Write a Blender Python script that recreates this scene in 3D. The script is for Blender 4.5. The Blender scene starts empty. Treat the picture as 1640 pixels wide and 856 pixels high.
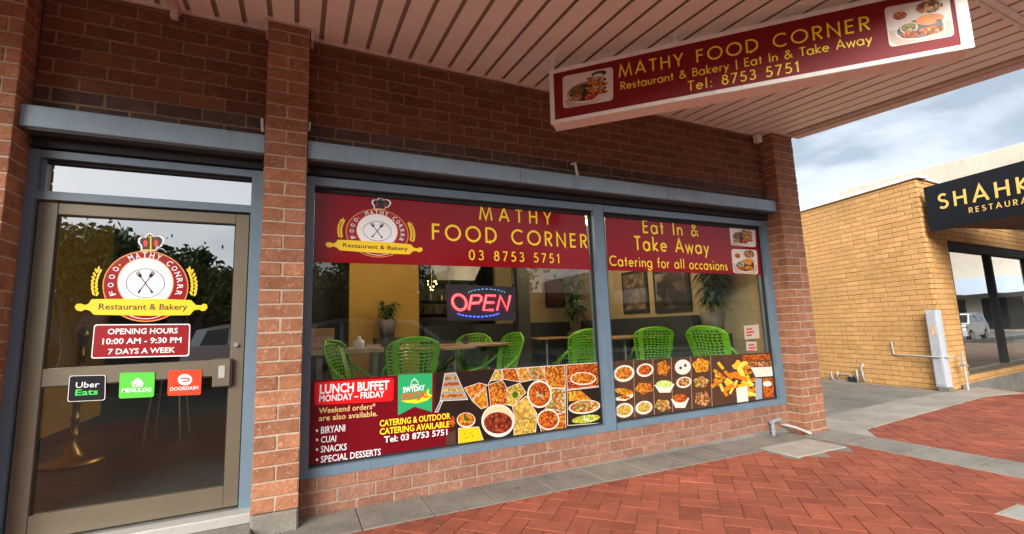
import bpy, math, random
from mathutils import Vector, Matrix
from math import sin, cos, pi, radians
rnd = random.Random(11)
sc = bpy.context.scene
COL = sc.collection

# ------------------------------------------------------------------ camera
cd = bpy.data.cameras.new('camera'); cam = bpy.data.objects.new('camera', cd); COL.objects.link(cam)
FPX = 729.67; CX, CY = 820.0, 428.0
CAM = Vector((-0.39594, -3.31249, 0.93664))
RR = Vector((0.9055806839915809, -0.42266387847108056, -0.035761300551352584))
DD = Vector((0.02400778344927014, 0.1352453229906219, -0.9905212410357566))
FF = Vector((0.42349408809778326, 0.8961383534058489, 0.132622774966672))
cam.matrix_world = Matrix(((RR.x, -DD.x, -FF.x, CAM.x), (RR.y, -DD.y, -FF.y, CAM.y), (RR.z, -DD.z, -FF.z, CAM.z), (0, 0, 0, 1)))
cd.sensor_width = 36; cd.lens = FPX / 1640 * 36; cd.clip_start = 0.05; cd.clip_end = 1000
sc.camera = cam

# ------------------------------------------------------------------ sky, sun, exposure
SUN_EL, SUN_AZ = radians(27), radians(220)      # azimuth measured from +Y clockwise: behind the camera, a little left
w = bpy.data.worlds.new('World'); sc.world = w; w.use_nodes = True
nt = w.node_tree; N = nt.nodes; L = nt.links; N.clear()
out = N.new('ShaderNodeOutputWorld'); bg = N.new('ShaderNodeBackground')
sky = N.new('ShaderNodeTexSky'); sky.sky_type = 'NISHITA'; sky.sun_disc = False
sky.sun_elevation = SUN_EL; sky.sun_rotation = SUN_AZ
tc = N.new('ShaderNodeTexCoord'); mp = N.new('ShaderNodeMapping'); mp.inputs['Scale'].default_value = (1.0, 1.0, 2.2); mp.inputs['Location'].default_value = (.35, 0, .1)
n1 = N.new('ShaderNodeTexNoise'); n1.inputs['Scale'].default_value = 2.0; n1.inputs['Detail'].default_value = 6; n1.inputs['Roughness'].default_value = .5; n1.inputs['Distortion'].default_value = .5
cr = N.new('ShaderNodeValToRGB')
cr.color_ramp.elements[0].position = .40; cr.color_ramp.elements[0].color = (1.12, 1.26, 1.42, 1)
cr.color_ramp.elements[1].position = .56; cr.color_ramp.elements[1].color = (2.55, 2.6, 2.66, 1)
e_ = cr.color_ramp.elements.new(.46); e_.color = (1.95, 2.08, 2.2, 1)
mx = N.new('ShaderNodeMix'); mx.data_type = 'RGBA'; mx.inputs[0].default_value = .9
L.new(tc.outputs['Generated'], mp.inputs[0]); L.new(mp.outputs[0], n1.inputs['Vector']); L.new(n1.outputs[0], cr.inputs[0])
L.new(sky.outputs[0], mx.inputs[6]); L.new(cr.outputs[0], mx.inputs[7]); L.new(mx.outputs[2], bg.inputs[0])
bg.inputs[1].default_value = .1; L.new(bg.outputs[0], out.inputs[0])
sl = bpy.data.lights.new('sun', 'SUN'); sl.energy = 1.7; sl.angle = radians(40); sl.color = (1, .95, .88)
sun = bpy.data.objects.new('sun', sl); COL.objects.link(sun)
sd = Vector((sin(SUN_AZ) * cos(SUN_EL), cos(SUN_AZ) * cos(SUN_EL), sin(SUN_EL)))
sun.rotation_euler = sd.to_track_quat('Z', 'Y').to_euler(); sun.location = (-3, -12, 14)
sc.view_settings.view_transform = 'Standard'; sc.view_settings.look = 'None'
sc.view_settings.exposure = 2.1; sc.view_settings.gamma = 1
sc.render.engine = 'CYCLES'
try: sc.cycles.max_bounces = 8; sc.cycles.diffuse_bounces = 5; sc.cycles.transparent_max_bounces = 12; sc.cycles.use_denoising = True; sc.cycles.sample_clamp_indirect = 6
except Exception: pass

# ------------------------------------------------------------------ measuring: a sight line met with a real plane of the place
class PL:
    """a plane in the place: origin, unit u (to the right), unit v (up), n (towards the viewer)"""
    def __init__(s, o, u, v=(0, 0, 1)):
        s.o = Vector(o); s.u = Vector(u).normalized(); s.v = Vector(v).normalized(); s.n = s.u.cross(s.v).normalized()
    def hit(s, x, y):
        d = RR * ((x - CX) / FPX) + DD * ((y - CY) / FPX) + FF
        return CAM + d * (s.n.dot(s.o - CAM) / s.n.dot(d))
    def uv(s, x, y):
        p = s.hit(x, y) - s.o; return (p.dot(s.u), p.dot(s.v))
    def pt(s, a, b, k=0): return s.o + s.u * a + s.v * b + s.n * k
    def mat(s):
        return Matrix(((s.u.x, s.v.x, s.n.x, s.o.x), (s.u.y, s.v.y, s.n.y, s.o.y), (s.u.z, s.v.z, s.n.z, s.o.z), (0, 0, 0, 1)))
GLASS = PL((0, .052, 0), (1, 0, 0)); DOORP = PL((0, .043, 0), (1, 0, 0)); FRONT = PL((0, 0, 0), (1, 0, 0))

# ------------------------------------------------------------------ mesh helpers
class MB:
    def __init__(s): s.v = []; s.f = []
    def add(s, vs, fs):
        k = len(s.v); s.v += [tuple(p) for p in vs]; s.f += [tuple(i + k for i in f) for f in fs]; return s
    def box(s, x0, x1, y0, y1, z0, z1, M=None):
        vs = [Vector(p) for p in ((x0, y0, z0), (x1, y0, z0), (x1, y1, z0), (x0, y1, z0), (x0, y0, z1), (x1, y0, z1), (x1, y1, z1), (x0, y1, z1))]
        if M: vs = [M @ p for p in vs]
        return s.add(vs, [(0, 3, 2, 1), (4, 5, 6, 7), (0, 1, 5, 4), (1, 2, 6, 5), (2, 3, 7, 6), (3, 0, 4, 7)])
    def bbox(s, x0, x1, y0, y1, z0, z1, b=.003, M=None):       # box with chamfered edges
        vs = []; 
        for sx, X, x in ((-1, x0, x0 + b), (1, x1, x1 - b)):
            for sy, Y, y in ((-1, y0, y0 + b), (1, y1, y1 - b)):
                for sz, Z, z in ((-1, z0, z0 + b), (1, z1, z1 - b)):
                    vs += [(X, y, z), (x, Y, z), (x, y, Z)]
        I = lambda a, b_, c, k: ((a * 2 + b_) * 2 + c) * 3 + k
        fs = []
        for a in (0, 1):
            q = [I(a, 0, 0, 0), I(a, 1, 0, 0), I(a, 1, 1, 0), I(a, 0, 1, 0)]; fs.append(q if a else q[::-1])
            q = [I(0, a, 0, 1), I(1, a, 0, 1), I(1, a, 1, 1), I(0, a, 1, 1)]; fs.append(q[::-1] if a else q)
            q = [I(0, 0, a, 2), I(1, 0, a, 2), I(1, 1, a, 2), I(0, 1, a, 2)]; fs.append(q if a else q[::-1])
        for a in (0, 1):
            for c in (0, 1):
                fs.append([I(a, c, 0, 0), I(a, c, 1, 0), I(a, c, 1, 1), I(a, c, 0, 1)][::(1 if a ^ c == 0 else -1)][::-1])
                fs.append([I(a, 0, c, 0), I(a, 1, c, 0), I(a, 1, c, 2), I(a, 0, c, 2)][::(1 if a ^ c == 0 else -1)])
                fs.append([I(0, a, c, 1), I(1, a, c, 1), I(1, a, c, 2), I(0, a, c, 2)][::(1 if a ^ c == 0 else -1)][::-1])
                for d in (0, 1): fs.append([I(a, c, d, 0), I(a, c, d, 1), I(a, c, d, 2)][::(1 if (a + c + d) % 2 == 1 else -1)])
        if M: vs = [M @ Vector(p) for p in vs]
        return s.add(vs, fs)
    def tube(s, path, r, n=8, cap=True):
        P = [Vector(p) for p in path]; k = len(s.v); rs = r if isinstance(r, (list, tuple)) else [r] * len(P)
        up = None
        for i, p in enumerate(P):
            t = (P[min(i + 1, len(P) - 1)] - P[max(i - 1, 0)]).normalized()
            if up is None: up = t.orthogonal().normalized()
            up = (up - t * up.dot(t)).normalized(); b = t.cross(up)
            for j in range(n):
                a = 2 * pi * j / n; s.v.append(tuple(p + (up * cos(a) + b * sin(a)) * rs[i]))
        for i in range(len(P) - 1):
            for j in range(n): s.f.append((k + i * n + j, k + i * n + (j + 1) % n, k + (i + 1) * n + (j + 1) % n, k + (i + 1) * n + j))
        if cap: s.f.append(tuple(k + j for j in range(n))[::-1]); s.f.append(tuple(k + (len(P) - 1) * n + j for j in range(n)))
        return s
    def lathe(s, prof, n=20, c=(0, 0, 0)):
        k = len(s.v)
        for r, z in prof:
            for j in range(n): s.v.append((c[0] + r * cos(2 * pi * j / n), c[1] + r * sin(2 * pi * j / n), c[2] + z))
        for i in range(len(prof) - 1):
            for j in range(n): s.f.append((k + i * n + j, k + i * n + (j + 1) % n, k + (i + 1) * n + (j + 1) % n, k + (i + 1) * n + j))
        return s
    def prism(s, pts, f0, f1):          # pts 2-D, f0/f1 map (a,b)->3-D for the two ends
        n = len(pts); vs = [f0(*p) for p in pts] + [f1(*p) for p in pts]
        fs = [tuple(range(n))[::-1], tuple(range(n, 2 * n))] + [(i, (i + 1) % n, (i + 1) % n + n, i + n) for i in range(n)]
        return s.add(vs, fs)
    def mesh(s, name, mat, smooth=False):
        me = bpy.data.meshes.new(name); me.from_pydata(s.v, [], s.f); me.update()
        if mat: me.materials.append(mat)
        if smooth:
            for p in me.polygons: p.use_smooth = True
        return me
    def ob(s, name, mat, parent=None, smooth=False, X=None, **kw):
        """vertices are in world coordinates; the object gets its origin at the middle of its base"""
        X = X or Matrix.Identity(4)
        lo = [min(p[i] for p in s.v) for i in range(3)]; hi = [max(p[i] for p in s.v) for i in range(3)]
        c = Vector(((lo[0] + hi[0]) / 2, (lo[1] + hi[1]) / 2, lo[2])); s.v = [tuple(Vector(p) - c) for p in s.v]
        return link(name, s.mesh(name, mat, smooth), parent, X @ Matrix.Translation(c), **kw)
def PW(o):
    M = Matrix.Identity(4)
    while o: M = o.matrix_basis @ M; o = o.parent
    return M
def link(name, me, parent=None, M=None, **kw):      # M in world coordinates
    o = bpy.data.objects.new(name, me); COL.objects.link(o)
    M = M or Matrix.Identity(4)
    if parent: o.parent = parent; M = PW(parent).inverted() @ M
    o.matrix_basis = M
    for k, v in kw.items():
        if v is not None: o[k] = v
    return o
def thing(name, label, cat, loc=(0, 0, 0), rz=0, group=None):
    o = bpy.data.objects.new(name, None); COL.objects.link(o); o.location = loc; o.rotation_euler = (0, 0, rz)
    o.empty_display_size = .1; o['label'] = label; o['category'] = cat
    if group: o['group'] = group
    bpy.context.view_layer.update() if False else None
    return o
def copy_tree(o, parent=None):
    c = o.copy(); COL.objects.link(c)
    if parent: c.parent = parent
    for ch in KIDS(o): copy_tree(ch, c)
    return c
def KIDS(o): return [x for x in bpy.data.objects if x.parent == o]

# ------------------------------------------------------------------ materials
def lin(r, g, b):
    f = lambda c: (c / 255 / 12.92) if c / 255 <= .04045 else ((c / 255 + .055) / 1.055) ** 2.4
    return (f(r), f(g), f(b))
MATS = {}
def mat(name, col, rough=.6, metal=0, var=0, ns=8, nv=0, bump=0, bs=60, spec=.5, coat=0, hue=0, stain=0, stains=1.5, stretch=(1, 1, 1), emit=None, es=0, alt=None, altf=.5, fleck=0, spots=0, streak=0):
    """var: per-object value spread; nv: blotch spread at scale ns; bump height at scale bs; alt: second colour mixed by per-object random"""
    if name in MATS: return MATS[name]
    m = bpy.data.materials.new(name); m.use_nodes = True; t = m.node_tree; n = t.nodes; l = t.links
    b = n['Principled BSDF']; b.inputs['Roughness'].default_value = rough; b.inputs['Metallic'].default_value = metal
    b.inputs['Specular IOR Level'].default_value = spec; b.inputs['Coat Weight'].default_value = coat; b.inputs['Coat Roughness'].default_value = .03
    b.inputs['Base Color'].default_value = (*col, 1)
    src = None
    rgb = n.new('ShaderNodeRGB'); rgb.outputs[0].default_value = (*col, 1); src = rgb.outputs[0]
    tcn = n.new('ShaderNodeTexCoord'); oi = n.new('ShaderNodeObjectInfo')
    off = n.new('ShaderNodeVectorMath'); off.operation = 'MULTIPLY_ADD'; off.inputs[1].default_value = stretch
    sep = n.new('ShaderNodeVectorMath'); sep.operation = 'SCALE'; sep.inputs['Scale'].default_value = 37.3
    cmb = n.new('ShaderNodeCombineXYZ'); l.new(oi.outputs['Random'], cmb.inputs[0]); l.new(oi.outputs['Random'], cmb.inputs[1])
    l.new(cmb.outputs[0], sep.inputs[0]); l.new(tcn.outputs['Object'], off.inputs[0]); l.new(sep.outputs[0], off.inputs[2])
    co = off.outputs[0]
    def mul(a, fac_out):
        x = n.new('ShaderNodeVectorMath'); x.operation = 'SCALE'; l.new(a, x.inputs[0]); l.new(fac_out, x.inputs['Scale']); return x.outputs[0]
    def mr(o, a, c_, lo=0, hi=1):
        x = n.new('ShaderNodeMapRange'); x.inputs[1].default_value = lo; x.inputs[2].default_value = hi; x.inputs[3].default_value = a; x.inputs[4].default_value = c_; l.new(o, x.inputs[0]); return x.outputs[0]
    if alt is not None:
        wn = n.new('ShaderNodeTexWhiteNoise'); wn.noise_dimensions = '1D'; l.new(oi.outputs['Random'], wn.inputs['W'])
        x = n.new('ShaderNodeMix'); x.data_type = 'RGBA'; l.new(mr(wn.outputs[0], 0, altf), x.inputs[0]); l.new(src, x.inputs[6]); x.inputs[7].default_value = (*alt, 1); src = x.outputs[2]
    if var: src = mul(src, mr(oi.outputs['Random'], 1 - var, 1 + var))
    if nv:
        x = n.new('ShaderNodeTexNoise'); x.inputs['Scale'].default_value = ns; x.inputs['Detail'].default_value = 5; x.inputs['Roughness'].default_value = .6; l.new(co, x.inputs[0])
        src = mul(src, mr(x.outputs[0], 1 - nv, 1 + nv, .3, .7))
    if stain:
        g = n.new('ShaderNodeNewGeometry'); x = n.new('ShaderNodeTexNoise'); x.inputs['Scale'].default_value = stains; x.inputs['Detail'].default_value = 6; x.inputs['Roughness'].default_value = .65; l.new(g.outputs['Position'], x.inputs[0])
        src = mul(src, mr(x.outputs[0], 1 - stain, 1 + stain * .6, .35, .65))
    def lay_over(a, fac, colr):
        x = n.new('ShaderNodeMix'); x.data_type = 'RGBA'; l.new(fac, x.inputs[0]); l.new(a, x.inputs[6]); x.inputs[7].default_value = (*colr, 1); return x.outputs[2]
    if fleck:
        x = n.new('ShaderNodeTexNoise'); x.inputs['Scale'].default_value = 55; x.inputs['Detail'].default_value = 3; x.inputs['Distortion'].default_value = 1.2; l.new(co, x.inputs[0])
        src = lay_over(src, mr(x.outputs[0], 0, fleck, .60, .70), tuple(min(1, c * 1.3 + .22) for c in col)); src = lay_over(src, mr(x.outputs[0], fleck, 0, .28, .38), tuple(c * .35 for c in col))
    if spots:
        g = n.new('ShaderNodeNewGeometry'); x = n.new('ShaderNodeTexVoronoi'); x.inputs['Scale'].default_value = 3.1; l.new(g.outputs['Position'], x.inputs[0])
        y = n.new('ShaderNodeTexNoise'); y.inputs['Scale'].default_value = 1.3; l.new(g.outputs['Position'], y.inputs[0])
        z = n.new('ShaderNodeMath'); z.operation = 'MULTIPLY'; l.new(mr(x.outputs['Distance'], 1, 0, .05, .075), z.inputs[0]); l.new(mr(y.outputs[0], 0, spots, .48, .56), z.inputs[1]); src = lay_over(src, z.outputs[0], (.06, .052, .045))
        x2 = n.new('ShaderNodeTexVoronoi'); x2.inputs['Scale'].default_value = 5.3; l.new(g.outputs['Position'], x2.inputs[0]); z2 = n.new('ShaderNodeMath'); z2.operation = 'MULTIPLY'; l.new(mr(x2.outputs['Distance'], 1, 0, .03, .05), z2.inputs[0]); l.new(mr(y.outputs[0], spots, 0, .42, .5), z2.inputs[1]); src = lay_over(src, z2.outputs[0], (.35, .30, .25))
    if streak:
        g = n.new('ShaderNodeNewGeometry'); q_ = n.new('ShaderNodeMapping'); q_.inputs['Scale'].default_value = (22, 22, 1.6); l.new(g.outputs['Position'], q_.inputs[0]); x = n.new('ShaderNodeTexNoise'); x.inputs['Scale'].default_value = 1; x.inputs['Detail'].default_value = 4; l.new(q_.outputs[0], x.inputs[0])
        src = lay_over(src, mr(x.outputs[0], 0, streak, .55, .75), tuple(c * .45 + .02 for c in col))
    if src is not rgb.outputs[0]: l.new(src, b.inputs['Base Color'])
    if bump:
        x = n.new('ShaderNodeTexNoise'); x.inputs['Scale'].default_value = bs; x.inputs['Detail'].default_value = 4; l.new(co, x.inputs[0])
        bp_ = n.new('ShaderNodeBump'); bp_.inputs['Strength'].default_value = 1; bp_.inputs['Distance'].default_value = bump; l.new(x.outputs[0], bp_.inputs['Height']); l.new(bp_.outputs[0], b.inputs['Normal'])
    if emit: b.inputs['Emission Color'].default_value = (*emit, 1); b.inputs['Emission Strength'].default_value = es
    MATS[name] = m; return m
def food_mat(name, cols, scale=40, rough=.45):
    """printed food photograph: patches of several colours"""
    if name in MATS: return MATS[name]
    m = bpy.data.materials.new(name); m.use_nodes = True; t = m.node_tree; n = t.nodes; l = t.links; b = n['Principled BSDF']
    b.inputs['Roughness'].default_value = rough; tcn = n.new('ShaderNodeTexCoord')
    no = n.new('ShaderNodeTexNoise'); no.inputs['Scale'].default_value = scale * .6; no.inputs['Detail'].default_value = 3
    vo = n.new('ShaderNodeTexVoronoi'); vo.inputs['Scale'].default_value = scale
    mxv = n.new('ShaderNodeVectorMath'); mxv.operation = 'MULTIPLY_ADD'; mxv.inputs[1].default_value = (.03, .03, .03)
    l.new(tcn.outputs['Object'], no.inputs[0]); l.new(no.outputs['Color'], mxv.inputs[0]); l.new(tcn.outputs['Object'], mxv.inputs[2]); l.new(mxv.outputs[0], vo.inputs['Vector'])
    sp = n.new('ShaderNodeSeparateColor'); l.new(vo.outputs['Color'], sp.inputs[0])
    r = n.new('ShaderNodeValToRGB'); r.color_ramp.interpolation = 'LINEAR'; els = r.color_ramp.elements
    while len(els) < len(cols): els.new(.5)
    for i, c in enumerate(cols): els[i].position = .1 + .8 * i / max(1, len(cols) - 1); els[i].color = (*c, 1)
    l.new(sp.outputs[0], r.inputs[0])
    sh = n.new('ShaderNodeMapRange'); sh.inputs[1].default_value = 0; sh.inputs[2].default_value = .7; sh.inputs[3].default_value = 1.2; sh.inputs[4].default_value = .45
    l.new(vo.outputs['Distance'], sh.inputs[0]); v = n.new('ShaderNodeVectorMath'); v.operation = 'SCALE'; l.new(r.outputs[0], v.inputs[0]); l.new(sh.outputs[0], v.inputs['Scale'])
    l.new(v.outputs[0], b.inputs['Base Color']); MATS[name] = m; return m
def glass_mat(name, tint=(.93, .96, .95), refl=1.0, base=.0):
    m = bpy.data.materials.new(name); m.use_nodes = True; t = m.node_tree; n = t.nodes; l = t.links; n.clear()
    o = n.new('ShaderNodeOutputMaterial'); a = n.new('ShaderNodeBsdfTransparent'); a.inputs[0].default_value = (*tint, 1)
    g = n.new('ShaderNodeBsdfGlossy'); g.inputs['Roughness'].default_value = .0; g.inputs['Color'].default_value = (1, 1, 1, 1)
    fr = n.new('ShaderNodeFresnel'); fr.inputs['IOR'].default_value = 1.52
    ma = n.new('ShaderNodeMath'); ma.operation = 'MULTIPLY_ADD'; ma.inputs[1].default_value = refl; ma.inputs[2].default_value = base; ma.use_clamp = True
    no = n.new('ShaderNodeTexNoise'); no.inputs['Scale'].default_value = .9; bu = n.new('ShaderNodeBump'); bu.inputs['Distance'].default_value = .002; tcn = n.new('ShaderNodeTexCoord')
    l.new(tcn.outputs['Object'], no.inputs[0]); l.new(no.outputs[0], bu.inputs['Height']); l.new(bu.outputs[0], g.inputs['Normal'])
    mi = n.new('ShaderNodeMixShader'); l.new(fr.outputs[0], ma.inputs[0])
    ge = n.new('ShaderNodeNewGeometry'); sb = n.new('ShaderNodeMath'); sb.operation = 'SUBTRACT'; sb.inputs[0].default_value = 1; ml = n.new('ShaderNodeMath'); ml.operation = 'MULTIPLY'; l.new(ge.outputs['Backfacing'], sb.inputs[1]); l.new(sb.outputs[0], ml.inputs[0]); l.new(ma.outputs[0], ml.inputs[1]); l.new(ml.outputs[0], mi.inputs[0]); l.new(a.outputs[0], mi.inputs[1]); l.new(g.outputs[0], mi.inputs[2]); l.new(mi.outputs[0], o.inputs[0])
    MATS[name] = m; return m

M_brick = mat('brick_red', (.325, .142, .074), .88, fleck=.5, var=.16, nv=.22, ns=14, bump=.006, bs=45, alt=(.26, .10, .045), altf=.85)
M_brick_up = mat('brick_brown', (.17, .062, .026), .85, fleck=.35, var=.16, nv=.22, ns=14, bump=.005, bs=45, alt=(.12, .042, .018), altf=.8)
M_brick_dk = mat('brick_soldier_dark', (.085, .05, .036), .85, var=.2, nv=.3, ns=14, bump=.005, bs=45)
M_brick_base = mat('brick_base', (.285, .138, .09), .9, fleck=.32, var=.12, nv=.2, ns=14, bump=.008, bs=45, alt=(.235, .095, .055), altf=.8)
M_mortar = mat('mortar', (.42, .34, .26), .95, nv=.15, ns=20, bump=.004, bs=80)
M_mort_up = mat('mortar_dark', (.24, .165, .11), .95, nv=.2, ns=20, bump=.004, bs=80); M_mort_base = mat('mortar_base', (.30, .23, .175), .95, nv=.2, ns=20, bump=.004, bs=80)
M_brick_y = mat('brick_yellow', (.60, .335, .12), .85, var=.08, fleck=.12, nv=.12, ns=12, bump=.004, bs=45, alt=(.53, .285, .095), altf=.9, stain=.14, stains=.9)
M_mortar_y = mat('mortar_yellow', (.27, .155, .07), .95, nv=.1)
M_blue = mat('frame_bluegrey', (.13, .195, .255), .36, streak=.3, nv=.05, ns=3, stain=.05, stains=6)
M_bronze = mat('door_bronze', (.155, .13, .09), .42, metal=.35, nv=.05, ns=5)
M_dark = mat('dark_void', (.012, .012, .013), .8)
M_soffit = mat('soffit_pink', (.91, .87, .81), .5, fleck=0, nv=.03, ns=3, stain=.05, stains=2.2)
M_groove = mat('soffit_groove', (.46, .37, .31), .6)
M_trim = mat('trim_beige', (.64, .54, .46), .55, stain=.08, stains=7)
M_beam = mat('beam_pink', (.68, .58, .53), .55, stain=.1, stains=5)
M_white = mat('white_paint', (.84, .81, .77), .5, streak=.3, stain=.09, stains=9); M_shut_lit = mat('shutter_bluegrey_lit', (.24, .36, .45), .34, streak=.45, nv=.06, ns=3, stain=.07, stains=5); M_pipe = mat('pipe_white', (.40, .39, .37), .6, stain=.1, stains=9)  # shutter colour: frame blue-grey made lighter, sky light on the box put into it
M_signpink = mat('sign_case_pink', (.88, .74, .64), .5, streak=.25, stain=.06, stains=6)
M_red = mat('vinyl_red', (.25, .004, .010), .12, spec=.22)
M_redsign = mat('sign_face_red', (.20, .004, .008), .45, spec=.25)
M_yel = mat('vinyl_yellow', (1.0, .74, .02), .35)
M_gold = mat('vinyl_gold', (.95, .66, .015), .35)
M_wht = mat('vinyl_white', (.85, .86, .88), .3)
M_blk = mat('vinyl_black', (.012, .012, .014), .25)
M_bred = mat('vinyl_bright_red', (.75, .01, .012), .25)
M_green = mat('vinyl_green', (.02, .36, .13), .3)
M_mgreen = mat('sticker_green', (.10, .56, .06), .3)
M_ored = mat('sticker_orange_red', (.86, .06, .02), .3)
M_brown = mat('vinyl_brown_text', (.09, .035, .01), .4)
M_ltyel = mat('vinyl_pale_yellow', (.75, .55, .22), .4)
M_conc = mat('concrete_grey', (.215, .198, .172), .9, fleck=.2, spots=.6, var=.08, nv=.12, ns=6, bump=.004, bs=90, stain=.22, stains=2.2)
M_concdk = mat('concrete_dark', (.20, .18, .152), .9, fleck=.3, spots=.7, var=.07, nv=.14, ns=6, bump=.004, bs=90, stain=.22, stains=3)
M_conclt = mat('concrete_light', (.33, .295, .25), .9, fleck=.2, spots=.7, var=.05, nv=.1, ns=6, bump=.003, bs=90, stain=.2, stains=1.6)
M_paver = mat('paver_red', (.30, .078, .040), .82, spots=.7, var=.12, nv=.14, ns=9, bump=.0025, bs=70, alt=(.255, .058, .028), altf=.9, stain=.24, stains=2.1)
M_joint = mat('paver_joint', (.17, .105, .07), .95, nv=.25, ns=10, stain=.35, stains=.7)
M_asph = mat('asphalt', (.13, .13, .128), .9, nv=.2, ns=3, bump=.006, bs=60, stain=.1)
M_chair = mat('chair_green', (.15, .42, .012), .38)
M_wood = mat('table_wood', (.42, .24, .12), .4, nv=.2, ns=6, stretch=(1, 8, 8))
M_steel = mat('steel', (.5, .5, .5), .35, metal=1)
M_brass = mat('brass', (.50, .34, .13), .36, metal=1)
M_amber = mat('wall_amber', (.42, .235, .035), .7, stain=.08)
M_beige = mat('wall_beige', (.36, .27, .14), .8, stain=.08)
M_intdark = mat('interior_dark', (.035, .03, .026), .6, nv=.2, ns=2)
M_intfloor = mat('interior_floor', (.042, .047, .05), .4, nv=.25, ns=3)
M_leaf = mat('leaf_indoor', (.035, .085, .022), .55, nv=.4, ns=20)
M_tree = mat('leaf_tree', (.065, .11, .03), .7, nv=.45, ns=3)
M_bark = mat('bark', (.09, .07, .05), .9, nv=.3, ns=4, bump=.02, bs=20)
M_cream = mat('render_cream', (.52, .46, .38), .85, streak=.4, stain=.10, stains=1.3, bump=.004, bs=25)
M_nsign = mat('sign_black', (.010, .012, .015), .35, spec=.2)
M_ngold = mat('sign_gold', (.80, .50, .13), .4)
M_cab = mat('cabinet_bluegrey', (.42, .45, .49), .5, streak=.4, stain=.06, stains=6)
M_pvc = mat('pvc_grey', (.26, .29, .32), .45)
M_galv = mat('galvanised', (.38, .38, .36), .6, metal=.2)
M_alu = mat('aluminium', (.55, .53, .50), .45, metal=.6, nv=.1, ns=10)
G_main = glass_mat('glass_shopfront', refl=1.6, base=.05)
G_door = glass_mat('glass_door', tint=(.75, .78, .8), refl=1.8, base=.36); G_door2 = glass_mat('glass_door_lower', refl=1.2, base=.0)
G_tran = glass_mat('glass_transom', tint=(.55, .58, .6), refl=2.5, base=.42)
G_car = mat('car_glass', (.01, .012, .015), .05)
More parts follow.
